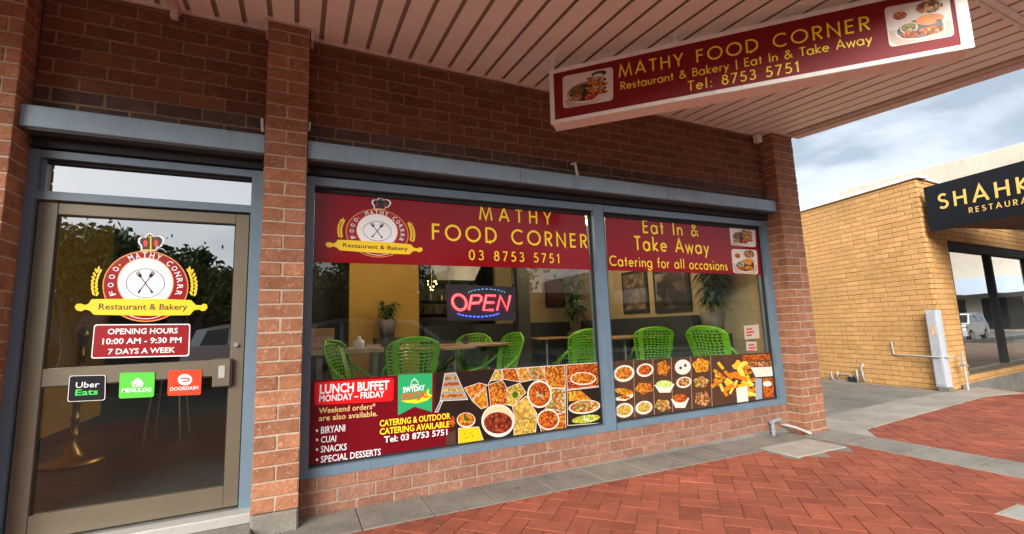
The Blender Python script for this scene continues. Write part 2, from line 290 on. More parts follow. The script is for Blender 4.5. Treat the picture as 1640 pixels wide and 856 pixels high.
# ------------------------------------------------------------------ flat print helpers (vinyl, posters, lettering)
def arc(cx, cy, rx, ry, a0, a1, n=18):
    return [(cx + rx * cos(radians(a0 + (a1 - a0) * i / n)), cy + ry * sin(radians(a0 + (a1 - a0) * i / n))) for i in range(n + 1)]
XH = .62
def _c(n=1): return arc(.29, .31, .27, .31, 0, 360)
GL = {   # geometric sans in strokes: advance, strokes (cap height 1)
 'M': (.98, [[(.03, 0), (.17, 1), (.49, .06), (.81, 1), (.95, 0)]]), 'A': (.78, [[(.02, 0), (.39, 1), (.76, 0)], [(.16, .32), (.62, .32)]]),
 'T': (.56, [[(0, .95), (.56, .95)], [(.28, .95), (.28, 0)]]), 'H': (.68, [[(.06, 0), (.06, 1)], [(.62, 0), (.62, 1)], [(.06, .52), (.62, .52)]]),
 'Y': (.66, [[(.02, 1), (.33, .45), (.64, 1)], [(.33, .5), (.33, 0)]]), 'F': (.5, [[(.47, .95), (.06, .95), (.06, 0)], [(.06, .54), (.45, .54)]]),
 'O': (1.0, [arc(.5, .5, .46, .46, 0, 360, 32)]), 'D': (.8, [[(.06, .05), (.28, .05)] + arc(.28, .5, .45, .45, -90, 90) + [(.06, .95)], [(.06, 1), (.06, 0)]]),
 'C': (.84, [arc(.5, .5, .46, .46, 48, 312, 26)]), 'R': (.58, [[(.06, 0), (.06, .95), (.25, .95)] + arc(.27, .72, .24, .23, 90, -90, 12) + [(.06, .49)], [(.24, .49), (.54, 0)]]),
 'N': (.76, [[(.06, 0), (.06, .98), (.70, .02), (.70, 1)]]), 'E': (.52, [[(.48, .95), (.06, .95), (.06, .05), (.48, .05)], [(.06, .52), (.46, .52)]]),
 'B': (.58, [[(.06, 1), (.06, 0)], [(.06, .95), (.24, .95)] + arc(.26, .745, .2, .205, 90, -90, 12) + [(.06, .54)], [(.06, .54), (.27, .54)] + arc(.29, .295, .24, .245, 90, -90, 12) + [(.06, .05)]]),
 'I': (.2, [[(.1, 0), (.1, 1)]]), 'S': (.54, [arc(.27, .74, .21, .215, 35, 270, 14) + arc(.27, .275, .235, .235, 90, -145, 14)[0:]]), 'U': (.68, [[(.06, 1)] + arc(.34, .33, .28, .29, 180, 360, 14) + [(.62, 1)]]),
 'K': (.6, [[(.06, 0), (.06, 1)], [(.56, 1), (.08, .48), (.6, 0)]]), 'L': (.46, [[(.06, 1), (.06, .05), (.44, .05)]]), 'P': (.56, [[(.06, 0), (.06, .95), (.25, .95)] + arc(.27, .71, .24, .24, 90, -90, 12) + [(.06, .47)]]),
 'W': (1.1, [[(.02, 1), (.3, .04), (.55, .9), (.8, .04), (1.08, 1)]]), 'G': (.9, [arc(.5, .5, .46, .46, 48, 345, 26) + [(.94, .5), (.55, .5)]]), 'V': (.7, [[(.02, 1), (.35, .02), (.68, 1)]]), 'X': (.6, [[(0, 0), (.6, 1)], [(0, 1), (.6, 0)]]),
 '0': (.64, [arc(.32, .5, .26, .46, 0, 360, 26)]), '1': (.38, [[(.06, .8), (.24, .95), (.24, 0)]]), '7': (.56, [[(.03, .95), (.5, .95), (.16, 0)]]),
 '3': (.56, [arc(.27, .745, .2, .21, 150, -90, 14) + arc(.27, .285, .24, .24, 90, -150, 14)]), '8': (.6, [arc(.3, .745, .19, .205, 0, 360, 20), arc(.3, .285, .24, .245, 0, 360, 22)]),
 '5': (.58, [[(.5, .95), (.19, .95), (.12, .56)] + arc(.27, .31, .25, .27, 110, -140, 16)]), '9': (.6, [arc(.3, .68, .24, .27, 0, 360, 20), [(.53, .62), (.26, 0)]]),
 'a': (.64, [_c(), [(.57, .62), (.57, 0)]]), 'e': (.6, [[(.05, .33), (.55, .33)] + arc(.3, .31, .26, .28, 5, 318, 20)]), 'o': (.6, [_c()]), 'c': (.5, [arc(.3, .31, .26, .28, 52, 308, 18)]),
 's': (.4, [arc(.2, .46, .13, .125, 30, 270, 10) + arc(.2, .17, .15, .145, 90, -150, 10)]), 't': (.34, [[(.17, .9), (.17, 0)], [(.02, .58), (.33, .58)]]), 'l': (.2, [[(.1, 0), (.1, 1.05)]]),
 'u': (.54, [[(.06, .62)] + arc(.27, .24, .21, .2, 180, 360, 10) + [(.48, .62)]]), 'r': (.34, [[(.07, 0), (.07, .62)], [(.07, .36)] + arc(.24, .42, .16, .15, 160, 60, 6)]),
 'n': (.54, [[(.06, 0), (.06, .62)], [(.06, .36)] + arc(.27, .38, .21, .2, 180, 0, 10) + [(.48, 0)]]), 'k': (.5, [[(.06, 0), (.06, 1.05)], [(.44, .62), (.08, .28), (.48, 0)]]),
 'y': (.52, [[(.02, .62), (.26, .06)], [(.5, .62), (.12, -.3)]]), 'w': (.78, [[(.02, .62), (.2, .03), (.39, .55), (.58, .03), (.76, .62)]]), 'i': (.2, [[(.1, 0), (.1, .62)], [(.1, .82), (.1, .95)]]),
 'g': (.64, [_c(), [(.57, .62), (.57, -.05)] + arc(.3, -.05, .27, .25, 0, -160, 12)]), 'f': (.32, [[(.13, 0), (.13, .8)] + arc(.29, .84, .16, .17, 180, 80, 6), [(.0, .58), (.3, .58)]]),
 '&': (.8, [[(.76, .02), (.2, .74)] + arc(.34, .80, .15, .15, 200, -40, 12) + [(.13, .38)] + arc(.28, .25, .21, .22, 140, 330, 12) + [(.72, .46)]]),
 '|': (.3, [[(.15, -.15), (.15, 1)]]), ':': (.24, [[(.12, .0), (.12, .12)], [(.12, .48), (.12, .6)]]), ' ': (.38, []), '-': (.4, [[(.05, .4), (.35, .4)]])}
def ribbon(mb, pts, h, f, z):
    P = [Vector(p) for p in pts]; closed = (P[0] - P[-1]).length < 1e-4
    if closed: P = P[:-1]
    n = len(P); Lf = []; Rt = []
    for i in range(n):
        a = P[(i - 1) % n] if (closed or i) else None; b = P[(i + 1) % n] if (closed or i < n - 1) else None
        d1 = (P[i] - a).normalized() if a is not None else None; d2 = (b - P[i]).normalized() if b is not None else None
        d1 = d1 or d2; d2 = d2 or d1
        n1 = Vector((-d1.y, d1.x)); n2 = Vector((-d2.y, d2.x)); m = (n1 + n2)
        m = m.normalized() if m.length > .05 else n1
        q = m * (h / max(.38, m.dot(n1)))
        Lf.append(P[i] + q); Rt.append(P[i] - q)
    k = len(mb.v); mb.v += [tuple(f(p.x, p.y, z)) for p in Lf] + [tuple(f(p.x, p.y, z)) for p in Rt]
    for i in range(n if closed else n - 1): j = (i + 1) % n; mb.f.append((k + i + n, k + j + n, k + j, k + i))
TK = [0]
def stroke_text(s, pl, a, b, c, M_, parent, wt=.13, k=.0012, name='lettering', slant=0, sx=1.0, shadow=None):
    """a, b: ends of the base line, c: top of the first capital, all sighted on the plane"""
    a = Vector(pl.uv(*a)); b = Vector(pl.uv(*b)); c = Vector(pl.uv(*c)); e = (b - a).normalized(); nn = Vector((-e.y, e.x))
    H = (c - a).dot(nn); W = (b - a).length; adv = sum(GL[ch][0] for ch in s) * H * sx; tr = (W - adv) / max(1, len(s) - 1)
    x = 0; zi = 0
    for ch in s:
        w_, st = GL[ch]; mb = MB()
        for q in st:
            zi = (zi + 1) % 5
            def f(px, py, z, x=x):
                p = a + e * (x + (px * sx + slant * py) * H) + nn * (py * H); return pl.pt(p.x, p.y, k + z)
            ribbon(mb, q, wt / 2, f, zi * .00009)
        if st: mb.ob('letter', M_, parent)
        x += w_ * H * sx + tr
_FC = {}
def glyphs(s, bold=0.0, slant=0):
    key = (s, bold, slant)
    if key not in _FC:
        c = bpy.data.curves.new('t', 'FONT'); c.body = s; c.offset = bold; c.resolution_u = 2; c.shear = slant; o = bpy.data.objects.new('t', c)
        me = bpy.data.meshes.new_from_object(o); vs = [(v.co.x, v.co.y) for v in me.vertices]; fs = [tuple(p.vertices) for p in me.polygons]
        bpy.data.objects.remove(o); bpy.data.curves.remove(c); bpy.data.meshes.remove(me); _FC[key] = (vs, fs)
    return _FC[key]
CAPH = None
def font_text(s, pl, a, b, c, M_, parent, bold=.012, k=.0012, name='lettering', slant=0):
    global CAPH
    if CAPH is None: v = glyphs('H', 0)[0]; CAPH = max(p[1] for p in v)
    a = Vector(pl.uv(*a)); b = Vector(pl.uv(*b)); c = Vector(pl.uv(*c)); e = (b - a).normalized(); nn = Vector((-e.y, e.x)); H = (c - a).dot(nn)
    vs, fs = glyphs(s, bold, slant); x0 = min(p[0] for p in vs); x1 = max(p[0] for p in vs); S = (b - a).length / (x1 - x0); T = H / CAPH
    return MB().add([pl.pt(*(a + e * ((p[0] - x0) * S) + nn * (p[1] * T)), k) for p in vs], fs).ob('letter' if len(s) == 1 else name, M_, parent, kind='stuff' if len(s) > 1 else None)
def poly(pl, pts, M_, parent, name, k=.0008, **kw):
    q = [pl.uv(*p) for p in pts]; ar = sum(q[i][0] * q[(i + 1) % len(q)][1] - q[(i + 1) % len(q)][0] * q[i][1] for i in range(len(q)))
    if ar < 0: q = q[::-1]
    return MB().add([pl.pt(*p, k) for p in q], [tuple(range(len(q)))]).ob(name, M_, parent, **kw)
def ell(cx, cy, rx, ry, n=36, a0=0, rot=0):
    r = radians(rot); return [(cx + rx * cos(t) * cos(r) - ry * sin(t) * sin(r), cy + rx * cos(t) * sin(r) + ry * sin(t) * cos(r)) for t in (2 * pi * i / n for i in range(n))]
def line(pl, pts, wpx, M_, parent, name, k=.001):
    """a printed line, width given in px of the photograph"""
    q = [Vector(pl.uv(*p)) for p in pts]; s = abs(pl.uv(pts[0][0] + 1, pts[0][1])[0] - q[0].x)
    mb = MB(); ribbon(mb, q, wpx * s / 2, lambda x, y, z: pl.pt(x, y, k), 0); return mb.ob(name, M_, parent)
def rrect(c4, r=.12, n=4):
    """rounded quad from four photo corners TL TR BR BL"""
    out_ = []; c4 = [Vector(p) for p in c4]
    for i in range(4):
        p = c4[i]; a = c4[i - 1]; b = c4[(i + 1) % 4]; s = min((a - p).length, (b - p).length) * r
        pa = p + (a - p).normalized() * s; pb = p + (b - p).normalized() * s
        for j in range(n + 1):
            t = j / n; out_.append(tuple(pa * (1 - t) ** 2 + p * 2 * t * (1 - t) + pb * t * t))
    return out_
def slabq(pl, pts, M_, th, parent, name, **kw):
    """a thin sheet of real thickness"""
    q = [pl.uv(*p) for p in pts]; ar = sum(q[i][0] * q[(i + 1) % len(q)][1] - q[(i + 1) % len(q)][0] * q[i][1] for i in range(len(q)))
    if ar < 0: q = q[::-1]
    return MB().prism(q, lambda a, b: pl.pt(a, b, 0), lambda a, b: pl.pt(a, b, th)).ob(name, M_, parent, **kw)
def sheet(pl, pts, M_, th, name, label, cat, group=None):
    o = slabq(pl, pts, M_, th, None, name); o['label'] = label; o['category'] = cat
    if group: o['group'] = group
    return o

# ------------------------------------------------------------------ bricks
BM = {}
def brick_mesh(l, h, d, m, v):
    key = (round(l, 3), round(h, 3), round(d, 3), m.name, v)
    if key not in BM:
        r = random.Random(hash((round(l * 1000), v)) & 0xffff); b = MB().bbox(0, l, 0, d, 0, h, .0035)
        b.v = [(x + r.uniform(-.0012, .0012), y + r.uniform(-.0015, .0015), z + r.uniform(-.0012, .0012)) for x, y, z in b.v]
        BM[key] = b.mesh('brick', m)
    return BM[key]
def lay(parent, o, u, length, z0, z1, matf, phase=0, course=.086, pitch=.24, d=.1, mort=.01, limit=10 ** 9, name='brick', order=None, hole=None):
    """courses of bricks on a face: o = left end of the face at z 0, u = direction; laid as single pieces, the farthest beyond the limit joined"""
    u = Vector(u).normalized(); nn = Vector((0, 0, 1)).cross(u)          # into the wall
    items = []; k = math.ceil((z0 - .0001) / course)
    zz = z0
    ci = 0
    zc = z0
    while zc < z1 - .012:
        hh = min(course - mort, z1 - zc); ci = round(zc / course); x = -((phase + (ci % 2) * pitch / 2) % pitch)
        while x < length - .02:
            a, b = max(x, 0), min(x + pitch - mort, length)
            if b - a > .02 and not (hole and hole(a, b, zc, zc + hh)): items.append((a, b - a, zc, hh, ci))
            x += pitch
        zc += course
    if limit < len(items): items.sort(key=lambda t: (Vector(o) + u * t[0] + Vector((0, 0, t[2])) - CAM).length)
    far = {}
    for i, (a, l_, z, hh, ci) in enumerate(items):
        m = matf(ci); v = rnd.randrange(4); j = Vector((0, 0, 0)) + nn * rnd.uniform(-.0022, .0022)
        p = Vector(o) + u * a + j; p.z = z + o[2]
        M = Matrix(((u.x, nn.x, 0, p.x), (u.y, nn.y, 0, p.y), (0, 0, 1, p.z), (0, 0, 0, 1)))
        if i < limit: link(name, brick_mesh(l_, hh, d, m, v), parent, M)
        else: far.setdefault(m.name, (m, MB()))[1].bbox(0, l_, 0, d, 0, hh, .003, M)
    for m, mb in far.values(): mb.ob(name, m, parent, kind='stuff')

# ------------------------------------------------------------------ paving (one tilted frame: the street falls gently to the right)
SL = .0125; GZ = lambda x: -.192 - SL * x
TILT = Matrix.Translation((0, 0, -.192)) @ Matrix.Rotation(math.atan(SL), 4, 'Y')
def st(mb, name, m, parent=None, kind='structure'): return mb.ob(name, m, parent, X=TILT, **({'kind': kind} if kind else {}))
ground = st(MB().box(-300, 300, -300, 300, -.9, -.25), 'ground', mat('ground_earth', (.16, .14, .10), .95, nv=.2, ns=.3))
road = st(MB().box(-120, 160, -14.2, -5.0, -.6, -.14), 'road', M_asph)
kerb = st(MB().box(-120, 160, -5.0, -4.85, -.6, -.012), 'kerb', M_conc)
kerb2 = st(MB().box(-120, 160, -14.35, -14.2, -.6, -.012), 'kerb', M_conc)
opp = st(MB().box(-120, 160, -30, -14.35, -.6, -.02), 'opposite_pavement', M_conc)
for i in range(9): st(MB().box(-20 + i * 7, -17 + i * 7, -9.7, -9.58, -.139, -.136), 'lane_marking', mat('road_paint', (.7, .7, .68), .7), road, None)
bed = st(MB().box(-14, 30, -4.85, .0, -.6, -.006), 'pavement', M_joint)
def clip(P, Q):
    """convex clip of polygon P by convex ccw polygon Q"""
    out_ = P
    for i in range(len(Q)):
        a, b = Q[i], Q[(i + 1) % len(Q)]; inp = out_; out_ = []
        side = lambda p: (b[0] - a[0]) * (p[1] - a[1]) - (b[1] - a[1]) * (p[0] - a[0])
        for j in range(len(inp)):
            p, q = inp[j - 1], inp[j]; sp, sq = side(p), side(q)
            if (sp >= 0) != (sq >= 0): t = sp / (sp - sq); out_.append((p[0] + (q[0] - p[0]) * t, p[1] + (q[1] - p[1]) * t))
            if sq >= 0: out_.append(q)
        if len(out_) < 3: return []
    return out_
def area(P): return .5 * sum(P[i - 1][0] * P[i][1] - P[i][0] * P[i - 1][1] for i in range(len(P)))
def paver_mb(P, mb, z=0.0, b=.004):
    n = len(P); cx = sum(p[0] for p in P) / n; cy = sum(p[1] for p in P) / n
    ins = [(cx + (p[0] - cx) * (1 - b / max(.02, math.hypot(p[0] - cx, p[1] - cy))), cy + (p[1] - cy) * (1 - b / max(.02, math.hypot(p[0] - cx, p[1] - cy)))) for p in P]
    vs = [(x, y, -.03) for x, y in P] + [(x, y, z - b * .7) for x, y in P] + [(x, y, z) for x, y in ins]
    fs = [tuple(range(2 * n, 3 * n))]
    for i in range(n):
        j = (i + 1) % n; fs += [(i, j, j + n, i + n), (i + n, j + n, j + 2 * n, i + 2 * n)]
    mb.add(vs, fs)
def inview(x, y):
    p = TILT @ Vector((x, y, 0)) - CAM; z = p.dot(FF)
    if z < .1: return False
    u_, v_ = CX + FPX * p.dot(RR) / z, CY + FPX * p.dot(DD) / z
    return -30 < u_ < 1680 and 0 < v_ < 890
def herring(region, ang, ox, oy, Lp, Wp, j=.003, cut=None):
    ca, sa = cos(ang), sin(ang); its = []
    full = MB(); hw = [(j / 2, j / 2), (Lp - j / 2, j / 2), (Lp - j / 2, Wp - j / 2), (j / 2, Wp - j / 2)]
    for a in range(-70, 90):
        for b in range(-40, 50):
            for vert in (0, 1):
                bx, by = (a + 4 * b) * Wp, a * Wp
                if vert: q = [(bx + 2 * Wp + x, by - Wp + y) for x, y in ((j / 2, j / 2), (Wp - j / 2, j / 2), (Wp - j / 2, Lp - j / 2), (j / 2, Lp - j / 2))]
                else: q = [(bx + x, by + y) for x, y in hw]
                q = [(ox + x * ca - y * sa, oy + x * sa + y * ca) for x, y in q]
                c0 = (sum(p[0] for p in q) / 4, sum(p[1] for p in q) / 4)
                xs = [p[0] for p in region]; ys = [p[1] for p in region]
                if not (min(xs) - .3 < c0[0] < max(xs) + .3 and min(ys) - .3 < c0[1] < max(ys) + .3): continue
                r = clip(q, region)
                if not r or area(r) < .0012: continue
                if cut and cut(c0): continue
                its.append((inview(*c0), math.hypot(c0[0] - CAM.x, c0[1] - CAM.y), r, c0, area(r) > Lp * Wp * .93 - .001, vert))
    its.sort(key=lambda t: (not t[0], t[1]))
    rest = MB(); n = 0; shared = {}
    for vis, dist, r, c0, isfull, vert in its:
        if vis and n < 300:
            n += 1
            if isfull:
                v = rnd.randrange(3)
                if v not in shared:
                    m_ = MB(); paver_mb([(x - Lp / 2, y - Wp / 2) for x, y in hw], m_); m_.v = [(x, y, z + (rnd.uniform(-.0006, .0006) if z > -.02 else 0)) for x, y, z in m_.v]; shared[v] = m_.mesh('paver', M_paver)
                M = TILT @ Matrix.Translation((c0[0], c0[1], rnd.uniform(-.0012, .0012))) @ Matrix.Rotation(ang + (pi / 2 if vert else 0) + rnd.uniform(-.008, .008) + (pi if rnd.random() < .5 else 0), 4, 'Z')
                link('paver', shared[v], bed, M)
            else:
                m_ = MB(); paver_mb(r, m_, rnd.uniform(-.0012, .0012)); m_.ob('paver', M_paver, bed, X=TILT)
        else: paver_mb(r, rest, rnd.uniform(-.0012, .0012))
    if rest.v: rest.ob('paver', M_paver, bed, X=TILT, kind='stuff')
# pit cover set into the corner
PIT = (3.46, 4.14, -.67, -.31)
herring([(-3.6, -4.84), (4.262, -4.84), (4.262, -.385), (-3.6, -.385)], radians(45), .05, -.2, .24, .12, .004,
        cut=lambda c: PIT[0] - .04 < c[0] < PIT[1] + .04 and PIT[2] - .04 < c[1] < PIT[3] + .1)
herring([(4.775, -4.84), (13.5, -4.84), (13.5, -.9), (8.78, -.03), (5.08, -.36), (4.775, -.6)], radians(45), .02, .1, .24, .12, .005)
# grey edging slabs against the wall
x = -2.6
while x < 4.26:
    x2 = min(x + .43, 4.262)
    if x2 > -.7 or True: MB().bbox(x, x2 - .006, -.378, -.002 if x > -.62 or x2 < -1.9 else -.06, -.08, .002 + rnd.uniform(-.001, .001), .004).ob('edging_slab', M_concdk, bed, X=TILT)
    x += .43
y = -.19
while y > -4.8:
    MB().bbox(4.27, 4.768, max(y - .42, -4.84), y - .007, -.08, .002 + rnd.uniform(-.001, .001), .004).ob('edging_slab', M_conc, bed, X=TILT)
    y -= .42
# pale concrete footway between the two shops
cway = st(MB().box(4.70, 8.9, -.62, 12, -.3, -.008), 'footway', M_concdk)
for q in ([(4.776, -.595), (5.07, -.35), (5.62, -.30), (5.62, .28), (4.776, .28)], [(5.63, -.295), (7.0, -.17), (7.0, .42), (5.63, .30)], [(7.01, -.165), (8.75, -.01), (8.93, .50), (7.01, .44)],
          [(8.76, -.02), (9.6, -.16), (9.9, .50), (8.95, .47)]):
    m_ = MB(); paver_mb(q, m_, .001, .006); m_.ob('footway_slab', M_conclt, cway, X=TILT)
for q in ([(4.776, .29), (6.2, .36), (6.2, 2.6), (4.776, 2.6)], [(6.21, .37), (8.95, .52), (9.2, 2.6), (6.21, 2.6)], [(4.776, 2.61), (9.4, 2.61), (9.4, 8), (4.776, 8)]):
    m_ = MB(); paver_mb(q, m_, 0, .006); m_.ob('footway_slab', M_conc, cway, X=TILT)
st(MB().box(PIT[0] - .13, min(PIT[1] + .13, 4.262), PIT[2] - .13, PIT[3] - .0, -.03, -.0015), 'mortar_bed', M_concdk, bed, None)
pc = thing('pit_cover', 'pale square concrete pit cover set in the paving by the brick corner pillar', 'pit cover', TILT @ Vector((3.8, -.49, 0)))
MB().box(PIT[0] - .02, PIT[1] + .02, PIT[2] - .02, PIT[3] + .02, -.06, -.004).ob('frame', M_dark, pc, X=TILT)
MB().bbox(PIT[0], PIT[1], PIT[2], PIT[3], -.05, .006, .006).ob('lid', M_conclt, pc, X=TILT)
uc = thing('utility_cover', 'small metal utility cover set in the red pavers, at the right edge of the view', 'utility cover', TILT @ Vector((3.42, -2.02, 0)))
MB().bbox(3.30, 3.60, -2.2, -1.93, -.05, .003, .003).ob('frame', M_conclt, uc, X=TILT)
MB().bbox(3.325, 3.575, -2.175, -1.955, -.04, .005, .003).ob('lid', M_galv, uc, X=TILT)

# ------------------------------------------------------------------ the shop building
bld = thing('shop_building', 'brown and red brick corner shop with blue-grey window frames', 'building', (1.3, .1, -.25))
core = MB()
def wall_core(name, x0, x1, y0, y1, z0, z1, m=M_mortar): return MB().box(x0, x1, y0, y1, z0, z1).ob(name, m, bld)
# base wall below the windows
bw = wall_core('base_wall', -.36, 4.345, .0045, .12, -.4, .034, M_mort_base)
lay(bw, (-.36, 0, 0), (1, 0, 0), 4.705, -.387, .04, lambda c: M_brick_base, phase=.012)
# upper walls
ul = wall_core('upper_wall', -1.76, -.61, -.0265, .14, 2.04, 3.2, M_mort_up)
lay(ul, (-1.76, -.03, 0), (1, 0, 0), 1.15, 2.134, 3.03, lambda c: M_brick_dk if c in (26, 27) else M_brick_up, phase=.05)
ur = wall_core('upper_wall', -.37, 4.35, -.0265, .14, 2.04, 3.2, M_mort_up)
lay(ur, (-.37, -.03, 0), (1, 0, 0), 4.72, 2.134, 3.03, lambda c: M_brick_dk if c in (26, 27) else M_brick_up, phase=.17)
# pillars
def pillar(x0, x1, zb, left=True, right=True, fm=M_brick, sm=None):
    p = wall_core('pillar', x0 + .004, x1 - .004, -.1755, .12, zb, 3.2)
    lay(p, (x0, -.18, 0), (1, 0, 0), x1 - x0, zb, 2.995, lambda c: fm, phase=.0 if x1 - x0 < .3 else .005, d=.1, pitch=.252 if x1 - x0 < .3 else .24)
    for s, on_ in ((0, left), (1, right)):
        if not on_: continue
        # side faces, bricks showing their ends in alternate courses
        z = zb
        while z < 2.985:
            c = round(z / .086); hh = min(.076, 2.995 - z); a0 = -.078 if True else 0
            for (ya, yb) in ([(a0, .0)] if True else []):
                X0, X1 = (x0, x0 + .09) if s == 0 else (x1 - .09, x1)
                b = brick_mesh(X1 - X0, hh, yb - ya, sm or fm, rnd.randrange(4)); link('brick', b, p, Matrix.Translation((X0, ya, z)))
            z += .086
    return p
# the middle pillar, one brick wide; the corner pillar; the left pillar
p1 = pillar(-.612, -.364, -.066)
pr_ = pillar(4.347, 4.694, -.387 + .086, right=True)
p0 = pillar(-2.3, -1.765, -.066)
MB().bbox(-.613, -.363, -.184, .1, -.4, -.072, .012).ob('plinth', M_concdk, bld)
MB().bbox(-2.4, -1.763, -.188, .1, -.4, -.07, .012).ob('plinth', M_concdk, bld)
# rest of the shell
MB().box(-6.5, -2.3, -.15, .1, -.5, 3.2).ob('side_wall', M_brick, bld)
MB().box(-6.5, 4.66, 7.9, 8.1, -.5, 3.2).ob('back_wall', M_beige, bld)
MB().box(4.46, 4.66, .13, 7.9, -.5, 3.2).ob('side_wall', M_brick_base, bld)
MB().box(-6.6, -6.4, .1, 7.9, -.5, 3.2).ob('side_wall', M_beige, bld)
MB().box(-6.6, 4.69, -.05, 8.1, 3.205, 3.5).ob('roof', M_intdark, bld)
MB().box(-6.4, 4.46, .16, 7.9, 2.52, 2.56).ob('ceiling', mat('ceiling_panel', (.35, .32, .26), .8), bld)
MB().box(-6.4, 4.46, .16, 7.9, -.3, .03).ob('floor', M_intfloor, bld)
MB().box(-2.3, -1.765, .125, .2, -.3, 3.0).ob('inner_wall', M_intdark, bld)
# footing strip under the wall, rough render
MB().bbox(-.36, 4.35, -.006, .1, -.5, -.2, .004).ob('footing', M_concdk, bld)

def window(x0, x1, jl, jr, z0, z1, name='window'):
    """blue-grey aluminium frame flush with the wall and its pane"""
    f = MB().box(x0 - .004, x0 + jl, -.004, .10, z0, z1).ob(name, M_blue, bld)
    MB().box(x1 - jr, x1 + .004, -.004, .10, z0, z1).ob('jamb', M_blue, f)
    MB().box(x0 + jl, x1 - jr, -.001, .10, z0, z0 + .055).ob('sill', M_blue, f)
    MB().box(x0 + jl, x1 - jr, -.001, .10, z1 - .06, z1).ob('header', M_blue, f)
    MB().box(x0 + jl, x1 - jr, .046, .066, z0 + .055, z0 + .068).ob('glazing_bead', M_dark, f)
    MB().box(x0 + jl, x1 - jr, .040, .066, z1 - .095, z1 - .06).ob('glazing_bead', M_dark, f)
    MB().box(x1 - jr - .012, x1 - jr, .040, .066, z0 + .06, z1 - .06).ob('glazing_bead', M_dark, f)
    MB().box(x0 + jl, x1 - jr, .056, .062, z0 + .05, z1 - .05).ob('pane', G_main, f)
    return f
wL = window(-.364, 2.110, .053, .113, .036, 2.022)
wR = window(2.110, 4.345, .002, .085, .036, 2.022)
# dark lintel recess behind and above the frames
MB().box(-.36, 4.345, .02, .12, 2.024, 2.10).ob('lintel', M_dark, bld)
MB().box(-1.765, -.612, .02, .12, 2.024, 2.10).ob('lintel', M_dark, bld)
# door surround with transom
df = MB().box(-1.768, -1.722, -.004, .12, -.075, 2.022).ob('door_frame', M_blue, bld)
MB().box(-.688, -.609, -.004, .12, -.075, 2.022).ob('jamb', M_blue, df)
MB().box(-1.722, -.688, -.001, .12, 1.978, 2.022).ob('header', M_blue, df)
MB().box(-1.722, -.688, -.001, .12, 1.738, 1.786).ob('transom_bar', M_blue, df)
MB().box(-1.722, -1.700, .03, .08, 1.786, 1.978).ob('glazing_bead', M_blue, df)
MB().box(-1.70, -.688, .03, .08, 1.960, 1.978).ob('glazing_bead', M_dark, df)
MB().box(-1.700, -.688, .056, .062, 1.786, 1.975).ob('pane', G_tran, df)
th = thing('door_threshold', 'ribbed aluminium threshold strip below the shop door', 'threshold', (-1.2, 0, -.075))
MB().bbox(-1.76, -.615, -.10, .12, -.13, -.076, .004).ob('sill_plate', M_alu, th)
for i in range(9): MB().box(-1.755, -.62, -.094 + i * .011, -.088 + i * .011, -.0765, -.0715).ob('rib', M_alu, th)
stp = thing('door_step', 'rough worn concrete step in front of the shop door', 'step', (-1.2, -.2, -.2))
MB().bbox(-1.765, -.60, -.30, .1, -.36, -.132, .01).ob('step_block', M_concdk, stp)

# ------------------------------------------------------------------ shop door
dr = thing('shop_door', 'bronze framed glass shop door with logo and opening hours stickers', 'door', (-1.2, .05, -.06))
dy0, dy1 = .022, .068
MB().bbox(-1.716, -1.632, dy0, dy1, -.058, 1.728, .003).ob('stile', M_bronze, dr)
MB().bbox(-.770, -.694, dy0, dy1, -.058, 1.728, .003).ob('stile', M_bronze, dr)
MB().bbox(-1.632, -.770, dy0 + .002, dy1, 1.662, 1.728, .003).ob('rail', M_bronze, dr)
MB().bbox(-1.632, -.770, dy0 + .002, dy1, .712, .808, .003).ob('rail', M_bronze, dr)
MB().bbox(-1.632, -.770, dy0 + .002, dy1, -.058, .062, .003).ob('rail', M_bronze, dr)
MB().box(-1.632, -.770, .047, .053, .808, 1.662).ob('glass', G_door, dr)
MB().box(-1.632, -.770, .047, .053, .062, .712).ob('glass', G_door2, dr)
for za, zb in ((.808, 1.662), (.062, .712)):
    MB().box(-1.632, -1.627, .028, .046, za, zb).ob('gasket', M_dark, dr); MB().box(-.775, -.770, .028, .046, za, zb).ob('gasket', M_dark, dr)
    MB().box(-1.627, -.775, .028, .046, zb - .005, zb).ob('gasket', M_dark, dr)
lk = MB().bbox(-.852, -.758, -.012, dy0, .648, .815, .006).ob('lock_plate', M_bronze, dr)
MB().bbox(-.822, -.786, -.016, -.012, .70, .775, .003).ob('pull_recess', M_galv, lk)
MB().tube([(-.753, -.005, .655), (-.753, -.005, .81)], .005, 8).ob('pull_edge', M_dark, lk)
MB().tube([(-.738, dy0, .895), (-.738, .004, .895)], .013, 14).ob('lock_cylinder', M_steel, dr)
# ------------------------------------------------------------------ awning over the footpath
AW = Matrix.Translation((0, 0, 3.015)) @ Matrix.Rotation(math.atan(.0787), 4, 'X')
AY = -2.44
aw = thing('awning', 'pink painted metal board awning above the shop front and the hanging sign', 'awning', (1.2, -1.4, 2.9))
def aob(mb, name, m, parent=aw, **kw): return mb.ob(name, m, parent, X=AW, **kw)
AX0, AX1 = -3.2, 4.58
BS = .1563; xb0 = -.305 - BS * 19
bmesh_ = None
k = 0
while True:
    a = xb0 + k * BS + .030; b = xb0 + (k + 1) * BS; k += 1
    if a > AX1 - .02: break
    b = min(b, AX1)
    for ya, yb in ((AY, -2.275), (-2.265, -.012)):
        if ya == AY and (b < 1.5 or True) or ya != AY: aob(MB().bbox(a, b, ya, yb, 0, .012, .002), 'soffit_board', M_soffit)
aob(MB().box(AX0, AX1, AY, -.012, .026, .034), 'backing_sheet', M_groove)
aob(MB().box(AX0, AX1 + .2, AY, -.012, .10, .13), 'roof_sheet', M_galv)
